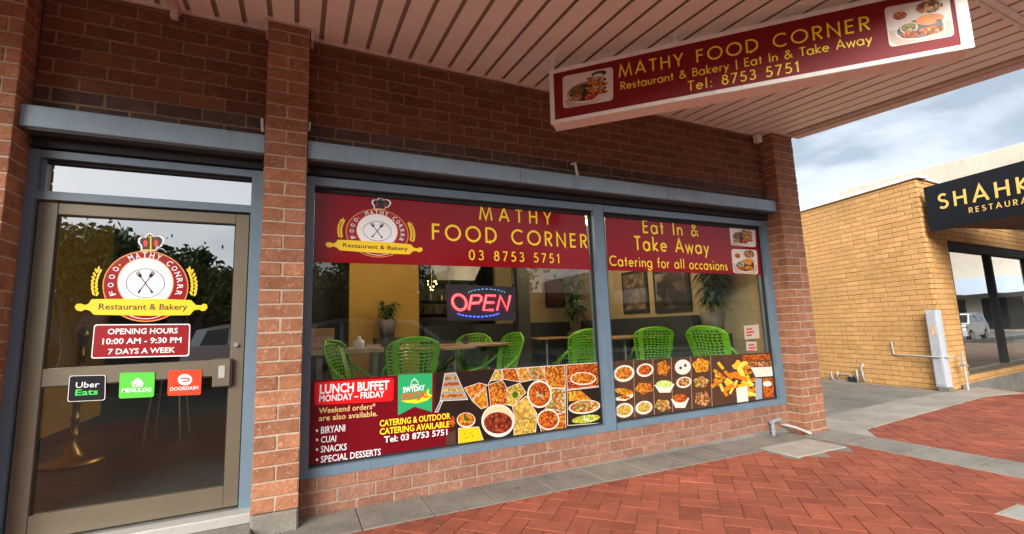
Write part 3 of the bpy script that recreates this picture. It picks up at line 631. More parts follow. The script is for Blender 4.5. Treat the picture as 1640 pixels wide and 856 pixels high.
for xa, xz in ((-1.765, -.612), (-.364, 4.347)): aob(MB().bbox(xa, xz, -.052, -.030, -.012, .02, .002), 'wall_trim', M_trim)
for xa, xz in ((-.634, -.342), (4.325, 4.716)):
    aob(MB().bbox(xa, xz, -.204, -.181, -.012, .02, .002), 'pillar_trim', M_trim)
    aob(MB().bbox(xa, xa + .022, -.181, -.045, -.012, .02, .002), 'pillar_trim', M_trim)
    aob(MB().bbox(xz - .022, xz, -.181, -.045, -.012, .02, .002), 'pillar_trim', M_trim)
MB().bbox(-.36, -.34, -.17, -.05, 2.93, 3.0, .002).ob('trim_return', M_trim, aw)
MB().bbox(-.634, -.614, -.17, -.05, 2.93, 3.0, .002).ob('trim_return', M_trim, aw)
# edge beam at the right hand end, stepped
aob(MB().bbox(AX1, AX1 + .055, AY, -.205, -.012, .05, .004), 'edge_moulding', M_trim)
aob(MB().bbox(AX1 + .055, AX1 + .19, AY, -.205, -.028, .16, .005), 'edge_beam', M_beam)
aob(MB().bbox(AX0, AX1 + .2, AY - .10, AY, -.03, .17, .005), 'fascia', M_beam)
for px_ in (-2.0, 1.0, 3.9): MB().box(px_, px_ + .05, AY - .1, -.05, 3.0 + .12, 3.18).ob('rafter', M_intdark, aw)
# cover strip and conduits under the boards
aob(MB().bbox(2.2, AX1, -2.29, -2.25, -.016, -.001, .003), 'cover_strip', M_white)
cdt = aob(MB().tube([(3.3, -2.24, -.018), (4.56, -2.24, -.018)], .011, 8), 'conduit', M_white, None); cdt['label'] = 'thin white conduit running under the awning boards, beyond the right end of the sign'; cdt['category'] = 'conduit'
c2 = thing('conduit_channel', 'pinkish cable channel running out from the wall under the awning, above the door', 'conduit', AW @ Vector((-1.13, -.3, 0)))
aob(MB().bbox(-1.165, -1.115, -1.4, -.03, -.030, -.001, .004), 'channel', M_trim, c2)
MB().bbox(-1.16, -1.12, -.095, -.052, 2.93, 2.995, .004).ob('drop', M_trim, c2)

# ------------------------------------------------------------------ roller shutter boxes
def shutter(x0, x1, label):
    t = thing('shutter_box', label, 'shutter box', ((x0 + x1) / 2, -.07, 2.10), group='roller shutter boxes over the openings')
    pr = [(-.14, 2.103), (-.14, 2.212), (-.134, 2.222), (-.045, 2.246), (-.036, 2.246), (-.036, 2.10), (-.132, 2.098)]
    MB().prism([(a, b) for a, b in pr], lambda a, b: (x0, a, b), lambda a, b: (x1, a, b)).ob('cover', M_shut_lit, t)
    for i_ in range(1, int((x1 - x0) / 1.5) + 1): MB().box(x0 + i_ * 1.57 - .0015, x0 + i_ * 1.57 + .0015, -.1412, -.14, 2.106, 2.21).ob('seam', M_dark, t)
    for xs_ in (x0 + .03, x1 - .03): MB().tube([(xs_, -.1398, 2.125), (xs_, -.1425, 2.125)], .005, 8).ob('rivet', M_galv, t); MB().tube([(xs_, -.1398, 2.195), (xs_, -.1425, 2.195)], .005, 8).ob('rivet', M_galv, t)
    MB().box(x0 + .01, x1 - .01, -.128, -.04, 2.086, 2.096).ob('slot', mat('slot_grey', (.05, .052, .055), .6), t)
    MB().box(x0 + .01, x1 - .01, -.032, .0, 2.03, 2.098).ob('guide_head', M_dark, t)
    return t
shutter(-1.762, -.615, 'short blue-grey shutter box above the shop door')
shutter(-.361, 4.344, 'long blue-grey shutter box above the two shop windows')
def stub(p, r, label, name='pipe_stub'):
    o = MB().tube(p, r, 10).ob(name, M_white, None, smooth=False); o['label'] = label; o['category'] = 'pipe stub'; return o
W_ = PL((0, -.05, 0), (1, 0, 0))
def wp(x, y, Y): return PL((0, Y, 0), (1, 0, 0)).hit(x, y)
a = wp(921, 262, -.07); b = wp(925, 283, -.07); stub([a + Vector((-.02, .03, 0)), a, b], .012, 'small white bent pipe stub standing on the long shutter box')
a = wp(420, 191, -.05); b = wp(421, 212, -.05); stub([a, b], .010, 'small grey pipe stub on the short shutter box beside the middle pillar')
a = wp(496, 196, -.06); b = wp(495, 210, -.06); stub([a, b], .008, 'tiny white clip beside the middle pillar above the long shutter box', 'cable_clip')
o = MB().bbox(4.20, 4.275, -.115, -.055, 2.90, 2.985, .004).ob('bracket_block', M_white, None); o['label'] = 'white block tucked under the awning beside the corner pillar'; o['category'] = 'bracket'

# ------------------------------------------------------------------ hanging sign, at 45 degrees to the wall
zl, zr = 2.42, 2.385
def onz(x, y, z):
    d = RR * ((x - CX) / FPX) + DD * ((y - CY) / FPX) + FF; return CAM + d * ((z - CAM.z) / d.z)
A = onz(882, 199.8, zl); B = onz(1561.6, 76.3, zr); SU = (B - A).normalized()
Zv = Vector((0, 0, 1)); SV = (Zv - SU * Zv.dot(SU)).normalized()
SGN = PL(A, SU, SV); LS = (B - A).length; HS = .425; TS = .15
SM = SGN.mat()      # local x along, y up, z to the viewer
sg = thing('hanging_sign', 'long red illuminated style sign box reading MATHY FOOD CORNER hanging under the awning', 'sign', (A + B) / 2)
sg['label'] = 'long red sign box with white frame and yellow lettering hanging under the awning'
def sob(mb, name, m, **kw): return mb.ob(name, m, sg, X=SM, **kw)
sob(MB().bbox(.004, LS - .004, .004, HS - .004, -TS, -.012, .004), 'case', M_signpink)
fw = .030
sob(MB().bbox(0, LS, 0, fw, -.014, .004, .003), 'frame', M_white); sob(MB().bbox(0, LS, HS - fw, HS, -.014, .004, .003), 'frame', M_white)
sob(MB().bbox(0, fw * 1.15, fw, HS - fw, -.014, .004, .003), 'frame', M_white); sob(MB().bbox(LS - fw * 1.9, LS, fw, HS - fw, -.014, .004, .003), 'frame', M_white)
fc = sob(MB().box(fw * .9, LS - fw * 1.6, fw * .8, HS - fw * .8, -.013, -.004), 'face_panel', M_redsign)
SF = PL(SGN.pt(0, 0, -.004), SU, SV)
stroke_text('MATHY FOOD CORNER', SF, (991.5, 124.5), (1393.8, 48), (998, 104), M_yel, fc, wt=.125)
stroke_text('Restaurant & Bakery | Eat In & Take Away', SF, (994, 144.5), (1397, 69.4), (994, 132.0), M_yel, fc, wt=.125)
stroke_text('Tel: 8753 5751', SF, (1102, 146.2), (1281, 115), (1099.8, 131.0), M_yel, fc, wt=.125)
for s_ in (.012, LS * .37, LS * .66, LS - .05):
    p = SGN.pt(s_, HS, -TS / 2); zt = 3.015 + .0787 * p.y
    if zt > p.z: MB().tube([p - Zv * .01, Vector((p.x, p.y, zt + .004))], .016, 8).ob('hanger', M_white, sg); MB().lathe([(0, -.012), (.034, -.012), (.034, 0), (0, .0)], 12, (p.x, p.y, zt - .001)).ob('hanger_plate', M_white, sg)
F_meat = food_mat('print_burger', [lin(60, 30, 15), lin(190, 100, 40), lin(230, 150, 70), lin(120, 50, 20), lin(240, 200, 150)], 60)
F_curry = food_mat('print_curry', [lin(170, 70, 10), lin(235, 140, 20), lin(250, 185, 60), lin(225, 95, 15), lin(120, 55, 15)], 75)
F_curry2 = food_mat('print_red_curry', [lin(150, 40, 10), lin(225, 90, 15), lin(245, 140, 35), lin(110, 35, 10)], 80)
F_rice = food_mat('print_rice', [lin(235, 190, 70), lin(245, 215, 120), lin(220, 150, 40), lin(150, 140, 50)], 80)
F_mix = food_mat('print_mixed', [lin(200, 60, 20), lin(240, 180, 40), lin(90, 120, 40), lin(245, 225, 190), lin(180, 90, 30)], 55)
F_fry = food_mat('print_fries', [lin(230, 140, 20), lin(250, 190, 60), lin(245, 165, 30), lin(200, 110, 20)], 45)
F_plate = mat('print_plate', lin(222, 212, 198), .4, nv=.08, ns=20); F_table = mat('print_table', lin(196, 170, 150), .4, nv=.1, ns=10); F_brown = mat('print_brown', lin(78, 52, 36), .3, nv=.2, ns=9)
F_dark = mat('print_dark', lin(34, 24, 20), .3, nv=.3, ns=12); F_pale = mat('print_pale', lin(222, 212, 204), .35, nv=.06, ns=8)
def photo1(pl, c4, parent, k=.001, nm='photo'):
    bgm = poly(pl, rrect(c4), F_pale, parent, nm, k)
    C = [Vector(p) for p in c4]; q = lambda u, v: tuple((C[0] * (1 - u) + C[1] * u) * (1 - v) + (C[3] * (1 - u) + C[2] * u) * v)
    E = lambda cx, cy, rx, ry, n=22: [q(cx + rx * cos(2 * pi * i / n), cy + ry * sin(2 * pi * i / n)) for i in range(n)]
    poly(pl, [q(.02, .75), q(.4, .62), q(.75, .9), q(.5, .985), q(.08, .985)], F_table, bgm, 'print', k + .0002)
    poly(pl, E(.46, .62, .38, .33), mat('print_board', lin(150, 115, 85), .4), bgm, 'print', k + .0003)
    poly(pl, E(.47, .66, .36, .29), F_plate, bgm, 'print', k + .0004)
    poly(pl, E(.44, .62, .31, .25), F_dark, bgm, 'print', k + .0005)
    poly(pl, E(.28, .52, .13, .14), food_mat('print_kofta', [lin(150, 100, 20), lin(90, 60, 20), lin(190, 140, 40)], 90), bgm, 'print', k + .0006)
    poly(pl, E(.26, .74, .13, .10), F_mix, bgm, 'print', k + .0007); poly(pl, E(.55, .78, .12, .10), food_mat('print_tomato', [lin(220, 50, 20), lin(240, 110, 40), lin(160, 20, 10)], 70), bgm, 'print', k + .0008)
    for i, (x, y) in enumerate(((.66, .28), (.68, .42), (.66, .54), (.68, .66))): poly(pl, [(q(x + .21 * cos(2 * pi * j / 18), y + .075 * sin(2 * pi * j / 18) + .05 * cos(2 * pi * j / 18))) for j in range(18)], (F_curry if i % 2 else F_meat), bgm, 'print', k + .0009 + i * .0001)
    poly(pl, E(.72, .13, .15, .09), food_mat('print_olives', [lin(60, 55, 45), lin(110, 100, 90), lin(30, 28, 22)], 90), bgm, 'print', k + .0014)
    poly(pl, E(.7, .17, .1, .04), F_pale, bgm, 'print', k + .0015)
    return bgm
def photo2(pl, c4, parent, k=.001, nm='photo'):
    bgm = poly(pl, rrect(c4), F_pale, parent, nm, k)
    C = [Vector(p) for p in c4]; q = lambda u, v: tuple((C[0] * (1 - u) + C[1] * u) * (1 - v) + (C[3] * (1 - u) + C[2] * u) * v)
    E = lambda cx, cy, rx, ry, n=22: [q(cx + rx * cos(2 * pi * i / n), cy + ry * sin(2 * pi * i / n)) for i in range(n)]
    poly(pl, [q(.02, .6), q(.98, .6), q(.98, .86), q(.86, .985), q(.12, .985), q(.03, .86)], F_table, bgm, 'print', k + .0002)
    poly(pl, E(.24, .25, .18, .17), F_plate, bgm, 'print', k + .0003); poly(pl, E(.22, .27, .11, .10), F_curry2, bgm, 'print', k + .0004)
    poly(pl, E(.5, .68, .39, .26), F_plate, bgm, 'print', k + .0004); poly(pl, E(.5, .67, .36, .23), F_dark, bgm, 'print', k + .0005)
    poly(pl, E(.33, .60, .14, .14), F_plate, bgm, 'print', k + .0006); poly(pl, E(.33, .60, .12, .11), food_mat('print_raita', [lin(200, 170, 60), lin(60, 80, 30), lin(235, 225, 190)], 90), bgm, 'print', k + .0007)
    poly(pl, E(.34, .78, .15, .09), F_curry2, bgm, 'print', k + .0008); poly(pl, E(.66, .76, .2, .11), F_curry, bgm, 'print', k + .0009)
    poly(pl, E(.68, .22, .24, .2), F_plate, bgm, 'print', k + .0008); poly(pl, E(.68, .18, .21, .16), F_meat, bgm, 'print', k + .0009)
    poly(pl, E(.66, .49, .22, .13), mat('print_bun', lin(226, 140, 50), .35, nv=.25, ns=14), bgm, 'print', k + .0011); poly(pl, E(.8, .56, .05, .035), F_dark, bgm, 'print', k + .0012)
    return bgm
photo1(SF, [(901, 123), (982, 107.3), (982, 161), (902, 174.6)], fc)
photo2(SF, [(1415.7, 12.8), (1519.7, -6), (1528.7, 57.8), (1424.6, 76.3)], fc)

# ------------------------------------------------------------------ logo
def logo(pl, cx, cy, R, Q, parent, k, door):
    """cx, cy ring centre in the photograph, R/Q half width and height of the ring; dx/dy map the door logo onto the other"""
    sx, sy = R / 69.0, Q / 57.0
    P = lambda x, y: (cx + (x - 233) * sx, cy + (y - 459) * sy + ((x - 233) * sx * .055 if not door else 0))
    EE = lambda x, y, rx, ry, n=40: [P(*p) for p in ell(x, y, rx, ry, n)]
    M_lgold = mat('logo_gold_line', lin(226, 150, 70), .35); M_lred = mat('logo_red', lin(150, 20, 28), .25)
    poly(pl, EE(233, 459, 69, 57), M_lgold, parent, 'ring', k); poly(pl, EE(233, 459, 67, 55.3), M_lred, parent, 'ring', k + .0002)
    poly(pl, EE(233, 453.5, 45.5, 41), M_lgold, parent, 'ring', k + .0004); poly(pl, EE(233, 453.5, 44, 39.4), M_wht, parent, 'disc', k + .0006)
    line(pl, EE(233, 454, 30.6, 23, 40) + [EE(233, 454, 30.6, 23, 40)[0]], 1.0 * sx, M_blk, parent, 'plate_line', k + .0008)
    line(pl, [P(*p) for p in ell(233, 470, 50, 41, 40)[4:17]], 1.2 * sx, M_wht, parent, 'ring_line', k + .0008)
    for s in (1, -1):
        a, b = (233 + 9.5 * s, 441.), (233 - 11.5 * s, 469.5)
        line(pl, [P(*a), P(*b)], 1.6 * sx, M_blk, parent, 'fork', k + .0009 + .0001 * (s + 1))
        e = Vector((b[0] - a[0], b[1] - a[1])).normalized(); nn = Vector((-e.y, e.x)); a = Vector(a)
        poly(pl, [P(*(Vector(b) + nn * 1.0 - e * 7)), P(*(Vector(b) - nn * 1.0 - e * 7)), P(*(Vector(b) - nn * 2)), P(*(Vector(b) + nn * 2))], M_blk, parent, 'fork', k + .0012 + .0001 * s)
        poly(pl, [P(*(a + nn * 3.1 - e * 1.5)), P(*(a + nn * 2.4 + e * 3)), P(*(a + e * 5)), P(*(a - nn * 2.4 + e * 3)), P(*(a - nn * 3.1 - e * 1.5))], M_blk, parent, 'fork', k + .0014 + .0001 * s)
        for t in (-2.6, -.9, .9, 2.6): line(pl, [P(*(a + nn * t)), P(*(a + nn * t - e * 6.5))], .9 * sx, M_blk, parent, 'fork', k + .0016 + .0001 * s)
    # ring lettering
    def ring_text(s, a0, a1):
        for i, ch in enumerate(s):
            th_ = radians(a0 + (a1 - a0) * i / (len(s) - 1)); rx, ry = 55.5, 47.0
            p = Vector((233 + rx * cos(th_), 456 - ry * sin(th_))); up = Vector((cos(th_) / rx, -sin(th_) / ry)).normalized(); rt = Vector((-up.y, up.x)); h = 4.6; w2 = 3.7 if ch != 'I' else 1
            font_text(ch, pl, P(*(p - up * h - rt * w2)), P(*(p - up * h + rt * w2)), P(*(p + up * h - rt * w2)), M_wht, parent, bold=.014, k=k + .001)
    ring_text('FOOO', 198, 147); ring_text('MATHY', 114, 68); ring_text('CONRRR' if door else 'CORRRR', 47, -18)
    poly(pl, EE(192, 425, 1.6, 1.4, 8), M_gold, parent, 'dot', k + .001)
    # rolling pin
    pin = [(147, 479.5), (240, 478.6), (306, 481), (314, 489), (322, 489.5), (326, 486.6), (331, 488), (332.6, 493), (329, 497.5), (323, 498.5), (319, 496), (311, 497), (304, 505), (240, 506), (151, 504.5), (144, 498), (137, 496), (130, 499), (123, 497.5), (119.6, 492), (123, 487), (130, 486.5), (136, 489), (142, 487)]
    poly(pl, [P(*p) for p in pin], M_gold, parent, 'rolling_pin', k + .0022)
    font_text('Restaurant & Bakery', pl, P(158, 496), P(300, 496.5), P(158, 486.5), M_brown, parent, bold=.014, k=k + .003)
    # crown
    cr_ = [(224, 402), (250, 402.5), (252, 397), (258, 396), (263, 389), (263.5, 383), (259, 378.5), (252, 377), (246, 378.5), (243, 374), (238, 373), (234, 376), (233, 380), (226, 379), (221, 383), (221, 389), (225, 395), (226, 399)]
    poly(pl, [P(*p) for p in cr_], M_wht, parent, 'crown', k)
    cc_ = Vector((242, 389)); poly(pl, [P(*(cc_ + (Vector(p) - cc_) * .84)) for p in cr_], M_blk if not door else mat('crown_dark', lin(60, 50, 40), .3, nv=.5, ns=60), parent, 'crown', k + .0004)
    poly(pl, EE(233, 390, 3.4, 5.5, 14), M_lred if not door else M_ored, parent, 'crown', k + .0007); poly(pl, EE(250, 390, 3.4, 5.5, 14), M_lred if not door else M_ored, parent, 'crown', k + .0008)
    line(pl, [P(241.5, 400), P(241.5, 378)], 2.2 * sx, M_gold if door else M_blk, parent, 'crown', k + .001); line(pl, [P(226, 400.5), P(250, 401)], 1.6 * sx, M_gold if door else M_lgold, parent, 'crown', k + .0011)
    for t in (226, 238, 250): poly(pl, EE(t, 379, 1.6, 1.6, 8), M_lgold, parent, 'crown', k + .0012)
    # wheat ears
    for s, x0 in ((1, 153), (-1, 309)):
        for i in range(7):
            y = 470 - i * 6; b = -s * (1.0 - (i - 3) ** 2 * .25) 
            for d in (-1, 1):
                poly(pl, [P(*p) for p in ell(x0 + b * 1.6 + d * 3.1 + s * (i - 3) * .8, y + (1 if d > 0 else 0), 2.0, 4.2, 10, rot=d * 28)], M_gold, parent, 'wheat', k + .0006 + .0001 * d + .0002 * (i % 2))
        poly(pl, [P(*p) for p in ell(x0 + s * 5, 431, 1.7, 4.6, 10, rot=s * 12)], M_gold, parent, 'wheat', k + .001)

# ------------------------------------------------------------------ banners on the glass of the left window
GB = PL((0, .0545, 0), (1, 0, 0)); GB1 = PL((0, .0535, 0), (1, 0, 0))
b1 = sheet(GB, [(504.2, 300.5), (936, 341.7), (946.5, 432.3), (502.2, 420.2)], M_red, .001, 'window_banner', 'deep red banner with round logo and phone number, across the top of the left window', 'banner')
stroke_text('MATHY', GB1, (767.9, 352.1), (883, 360.5), (770.5, 330.5), M_yel, b1, wt=.135, k=.0006)
stroke_text('FOOD CORNER', GB1, (692, 384), (940.6, 397.8), (692, 358.5), M_yel, b1, wt=.135, k=.0006)
stroke_text('03 8753 5751', GB1, (751, 416.4), (896.8, 422), (751, 400.4), M_yel, b1, wt=.125, k=.0006)
logo(GB1, 604, 374, 50.5, 38.5, b1, .0006, False)
b2 = sheet(GB, [(969, 344.4), (1214, 361.5), (1221, 440.8), (973, 433.3)], M_red, .001, 'window_banner', 'deep red banner with two food photos, across the top of the right window', 'banner')
stroke_text('Eat In &', GB1, (1030, 373.3), (1118.8, 379.3), (1030, 352.4), M_yel, b2, wt=.135, k=.0006)
stroke_text('Take Away', GB1, (1016.6, 400.3), (1135.6, 407.2), (1016.0, 378.2), M_yel, b2, wt=.135, k=.0006)
stroke_text('Catering for all occasions', GB1, (976.6, 425.7), (1165.4, 433.3), (976.6, 409.6), M_yel, b2, wt=.12, k=.0006)
photo1(GB1, [(1167.6, 360), (1209, 363), (1210.7, 396.4), (1171, 393.3)], b2, .0006)
photo2(GB1, [(1171, 399), (1212, 400.8), (1214.3, 440), (1174.3, 437.7)], b2, .0006)

# ------------------------------------------------------------------ lower posters
q5 = lambda x, y: (480 + x / 2.892, 560 + y / 2.892)
Q5 = lambda pts: [q5(*p) for p in pts]
lp = sheet(GB, Q5([(50, 145), (1390, 60), (1408, 345), (40, 552)]), mat('vinyl_maroon', (.15, .003, .009), .25, spec=.3), .001, 'window_poster', 'maroon lunch buffet poster with curry photos, along the bottom of the left window', 'poster')
br = poly(GB1, rrect(Q5([(68, 153), (437, 131), (434, 239), (68, 259)]), .14), M_bred, lp, 'text_panel', .0006)
font_text('LUNCH BUFFET', GB1, q5(92, 206), q5(414, 183), q5(92, 165), M_wht, br, bold=.03, k=.0012)
font_text('MONDAY – FRIDAY', GB1, q5(90, 243), q5(392, 219), q5(90, 214), M_wht, br, bold=.022, k=.0012)
font_text('Weekend orders*', GB1, q5(88, 297), q5(350, 275), q5(88, 271), M_ltyel, lp, bold=.008, k=.0008)
font_text('are also available.', GB1, q5(88, 332), q5(360, 308), q5(88, 306), M_ltyel, lp, bold=.008, k=.0008)
for s_, x0, y0, x1, y1, h in (('BIRYANI', 98, 390, 210, 378, 31), ('CUAI', 98, 433, 168, 426, 29), ('SNACKS', 97, 478, 217, 465, 30), ('SPECIAL DESSERTS', 97, 525, 375, 488, 30)):
    font_text(s_, GB1, q5(x0, y0), q5(x1, y1), q5(x0, y0 - h), M_wht, lp, bold=.01, k=.0008)
    poly(GB1, Q5(ell(80, y0 - 14, 5.5, 6, 12)), M_wht, lp, 'bullet', .0008)
font_text('CATERING & OUTDOOR', GB1, q5(370, 357), q5(697, 320), q5(370, 329), M_yel, lp, bold=.022, k=.0026)
font_text('CATERING AVAILABLE', GB1, q5(370, 395), q5(693, 358), q5(370, 367), M_yel, lp, bold=.022, k=.0026)
font_text('Tel: 03 8753 5751', GB1, q5(390, 432), q5(683, 395), q5(390, 404), M_wht, lp, bold=.016, k=.0026)
gp = poly(GB1, Q5([(455, 118), (614, 110), (612, 290), (532, 265), (455, 305)]), M_green, lp, 'ribbon_panel', .0010)
font_text('SWYDAY', GB1, q5(478, 200), q5(580, 188), q5(478, 176), M_wht, gp, bold=.03, k=.0014)
poly(GB1, Q5([(470, 238), (560, 230), (598, 180), (598, 205), (614, 214), (590, 236), (540, 250), (495, 246)]), M_gold, gp, 'swoosh', .0012)
font_text('SPECJAL', GB1, q5(470, 236), q5(598, 220), q5(470, 208), mat('vinyl_orange', lin(205, 80, 30), .3), gp, bold=.035, k=.0016)
line(GB1, Q5([(512, 166), (552, 163)]), 1.1, M_wht, gp, 'cloche', .0014); line(GB1, Q5([(516, 161)] + [(532 + 16 * cos(t), 158 - 18 * sin(t)) for t in [pi - pi * i / 10 for i in range(11)]]), 1.1, M_wht, gp, 'cloche', .0014)
poly(GB1, Q5(ell(531, 135, 3, 3, 8)), M_wht, gp, 'cloche', .0014)
# collage of food photographs
cg = poly(GB1, Q5([(628, 110), (1390, 62), (1408, 343), (676, 447), (680, 395), (700, 372), (700, 300), (625, 290)]), F_dark, lp, 'collage', .0006)
def cell(pts, m, k=.0010, edge=True):
    if edge: line(GB1, Q5(pts + [pts[0]]), .8, F_plate, cg, 'print', k + .0008)
    return poly(GB1, Q5(pts), m, cg, 'print', k)
cell([(672, 112), (722, 108), (778, 232), (650, 238)], mat('print_warmgrey', lin(150, 140, 128), .4), .0009); 
for i in range(4): poly(GB1, Q5([(676 - i * 6, 128 + i * 27), (722 + i * 12, 124 + i * 27), (728 + i * 12, 138 + i * 27), (672 - i * 6, 142 + i * 27)]), [F_mix, F_curry2, F_rice, F_curry][i], cg, 'print', .0012)
cell([(650, 240), (662, 240), (640, 290), (626, 290)], mat('print_grey', lin(120, 125, 130), .4))
cell([(762, 178), (830, 155), (870, 165), (795, 232)], F_curry); cell([(870, 166), (905, 95), (934, 93), (940, 138), (885, 145)], F_rice)
cell([(936, 92), (998, 88), (1020, 150), (945, 138)], F_curry2); cell([(1000, 88), (1048, 84), (1082, 140), (1022, 152)], food_mat('print_bread', [lin(225, 160, 60), lin(240, 190, 100), lin(205, 130, 40)], 40))
cell([(1050, 84), (1130, 78), (1135, 140), (1084, 142)], F_mix); cell([(1132, 78), (1228, 72), (1230, 180), (1160, 175), (1136, 142)], F_curry)
cell([(796, 236), (862, 180), (872, 265), (840, 275)], F_fry); cell([(874, 164), (938, 142), (960, 180), (955, 255), (885, 272)], F_curry2); poly(GB1, Q5(ell(915, 205, 34, 50, 26, rot=-5)), F_curry, cg, 'print', .0014)
cell([(958, 180), (1018, 155), (1048, 200), (985, 262), (956, 256)], F_rice); poly(GB1, Q5(ell(998, 210, 14, 16, 12)), mat('print_herb', lin(60, 95, 20), .4), cg, 'print', .0014)
cell([(984, 264), (1050, 215), (1100, 300), (1000, 330)], food_mat('print_cheese', [lin(225, 165, 60), lin(240, 190, 90)], 25)); cell([(990, 332), (1098, 302), (1092, 385), (992, 400)], F_rice)
cell([(1136, 275), (1160, 180), (1230, 182), (1230, 290), (1200, 300)], F_mix)
poly(GB1, Q5(ell(1110, 207, 57, 64, 30)), F_plate, cg, 'print', .0022); poly(GB1, Q5(ell(1110, 207, 50, 56, 30)), F_curry2, cg, 'print', .0024); poly(GB1, Q5(ell(1108, 212, 22, 16, 16, rot=20)), F_meat, cg, 'print', .0026)
cell([(1110, 350), (1105, 300), (1150, 275), (1230, 290), (1232, 372), (1120, 385)], F_curry, .0013); poly(GB1, Q5(ell(1150, 325, 52, 48, 26)), F_plate, cg, 'print', .0022); poly(GB1, Q5(ell(1150, 325, 46, 42, 26)), F_curry2, cg, 'print', .0024)
cell([(1234, 70), (1388, 62), (1396, 168), (1238, 186)], F_curry2, .0013); poly(GB1, Q5(ell(1312, 135, 60, 30, 24)), F_plate, cg, 'print', .0022); poly(GB1, Q5(ell(1312, 134, 54, 25, 24)), F_curry, cg, 'print', .0024)
cell([(1238, 190), (1398, 172), (1404, 340), (1240, 352)], F_dark, .0013); cell([(1242, 196), (1300, 190), (1350, 232), (1246, 240)], F_fry, .0022, False); poly(GB1, Q5(ell(1318, 266, 74, 32, 24, rot=-6)), F_plate, cg, 'print', .0023); poly(GB1, Q5(ell(1318, 264, 68, 27, 24, rot=-6)), F_mix, cg, 'print', .0025); poly(GB1, Q5(ell(1325, 322, 66, 18, 20, rot=-8)), food_mat('print_lime', [lin(225, 210, 20), lin(170, 190, 40), lin(245, 240, 190)], 60), cg, 'print', .0024)
poly(GB1, Q5(ell(918, 330, 77, 76, 34)), F_plate, cg, 'print', .0026); poly(GB1, Q5(ell(918, 318, 70, 56, 34)), mat('print_cream', lin(222, 190, 150), .4), cg, 'print', .0028); poly(GB1, Q5(ell(918, 340, 66, 50, 30)), food_mat('print_beef', [lin(110, 25, 10), lin(165, 50, 20), lin(80, 20, 8), lin(200, 90, 40)], 60), cg, 'print', .0030)
poly(GB1, Q5(ell(770, 327, 43, 35, 26)), F_plate, cg, 'print', .0022); poly(GB1, Q5(ell(770, 325, 39, 31, 26)), F_curry, cg, 'print', .0024); poly(GB1, Q5(ell(772, 322, 12, 10, 12)), mat('print_herb', (0, 0, 0)), cg, 'print', .0026)
poly(GB1, Q5(ell(708, 335, 12, 26, 18)), F_curry2, cg, 'print', .0012)
cell([(735, 365), (828, 358), (850, 420), (735, 438)], mat('print_yellow', lin(238, 186, 20), .35, nv=.1, ns=15), .0022); cell([(678, 392), (722, 368), (722, 440), (678, 448)], F_brown, .0012, False)
for x_, y_ in ((765, 392), (790, 388), (778, 405), (800, 402), (768, 410)): poly(GB1, Q5(ell(x_, y_, 3, 3, 8)), F_brown, cg, 'print', .0032)

q2 = lambda x, y: (930 + x / 2.2514, 320 + y / 2.2514)
Q2 = lambda pts: [q2(*p) for p in pts]
rp = sheet(GB, Q2([(118, 583), (690, 550), (697, 715), (128, 800)]), F_brown, .001, 'window_poster', 'brown poster with rows of small dishes, along the bottom of the right window', 'poster')
dishes = [(156, 627, 38, 30, F_curry, 0), (232, 615, 31, 24, F_curry2, 0), (297, 608, 22, 27, F_curry, 2), (368, 604, 29, 27, F_pale, 1), (434, 598, 30, 26, F_fry, 2),
          (155, 702, 38, 24, F_fry, 3), (228, 680, 31, 20, F_curry, 2), (302, 674, 37, 22, F_rice, 4), (372, 659, 28, 20, F_meat, 0), (434, 658, 26, 20, F_mix, 2),
          (157, 760, 33, 26, F_rice, 0), (228, 750, 31, 24, F_rice, 0), (295, 742, 28, 21, F_mix, 2), (358, 725, 33, 26, F_curry2, 4), (440, 718, 28, 26, F_meat, 2)]
for i, (x, y, rx, ry, m, t) in enumerate(dishes):
    if t in (0, 1): poly(GB1, Q2(ell(x, y, rx, ry, 26, rot=-12)), F_plate, rp, 'print', .0008); poly(GB1, Q2(ell(x, y - 1, rx * .78, ry * .74, 22, rot=-12)), m if t == 0 else F_pale, rp, 'print', .0010)
    if t == 1: poly(GB1, Q2(ell(x - 8, y + 3, 5, 6, 10)), F_brown, rp, 'print', .0012); poly(GB1, Q2(ell(x + 9, y - 6, 5, 6, 10)), F_brown, rp, 'print', .0012)
    if t == 2: poly(GB1, Q2([(x + rx * (1 + .13 * sin(5 * a + i)) * cos(a), y + ry * (1 + .13 * sin(5 * a + i)) * sin(a)) for a in [2 * pi * j / 24 for j in range(24)]]), m, rp, 'print', .0008)
    if t == 3: poly(GB1, Q2([(123, 715), (190, 700), (188, 712), (160, 726), (125, 724)]), F_plate, rp, 'print', .0008); poly(GB1, Q2(ell(156, 692, 34, 11, 18, rot=10)), m, rp, 'print', .0011); poly(GB1, Q2(ell(158, 713, 20, 7, 18)), F_curry, rp, 'print', .0012)
    if t == 4: poly(GB1, Q2([(x - rx, y - 6), (x + rx, y - 10), (x + rx * .55, y + ry), (x - rx * .5, y + ry)]), F_plate, rp, 'print', .0008); poly(GB1, Q2(ell(x, y - 9, rx * .8, ry * .6, 22)), m if i != 7 else mat('print_greenrice', lin(190, 205, 120), .4, nv=.3, ns=60), rp, 'print', .0010)
for x in (192, 262, 328, 398, 470): line(GB1, Q2([(x - 2, 578 - (x - 192) * .06), (x + 4, 788 - (x - 192) * .145)]), .5, F_table, rp, 'print', .0006)
rr2 = random.Random(5)
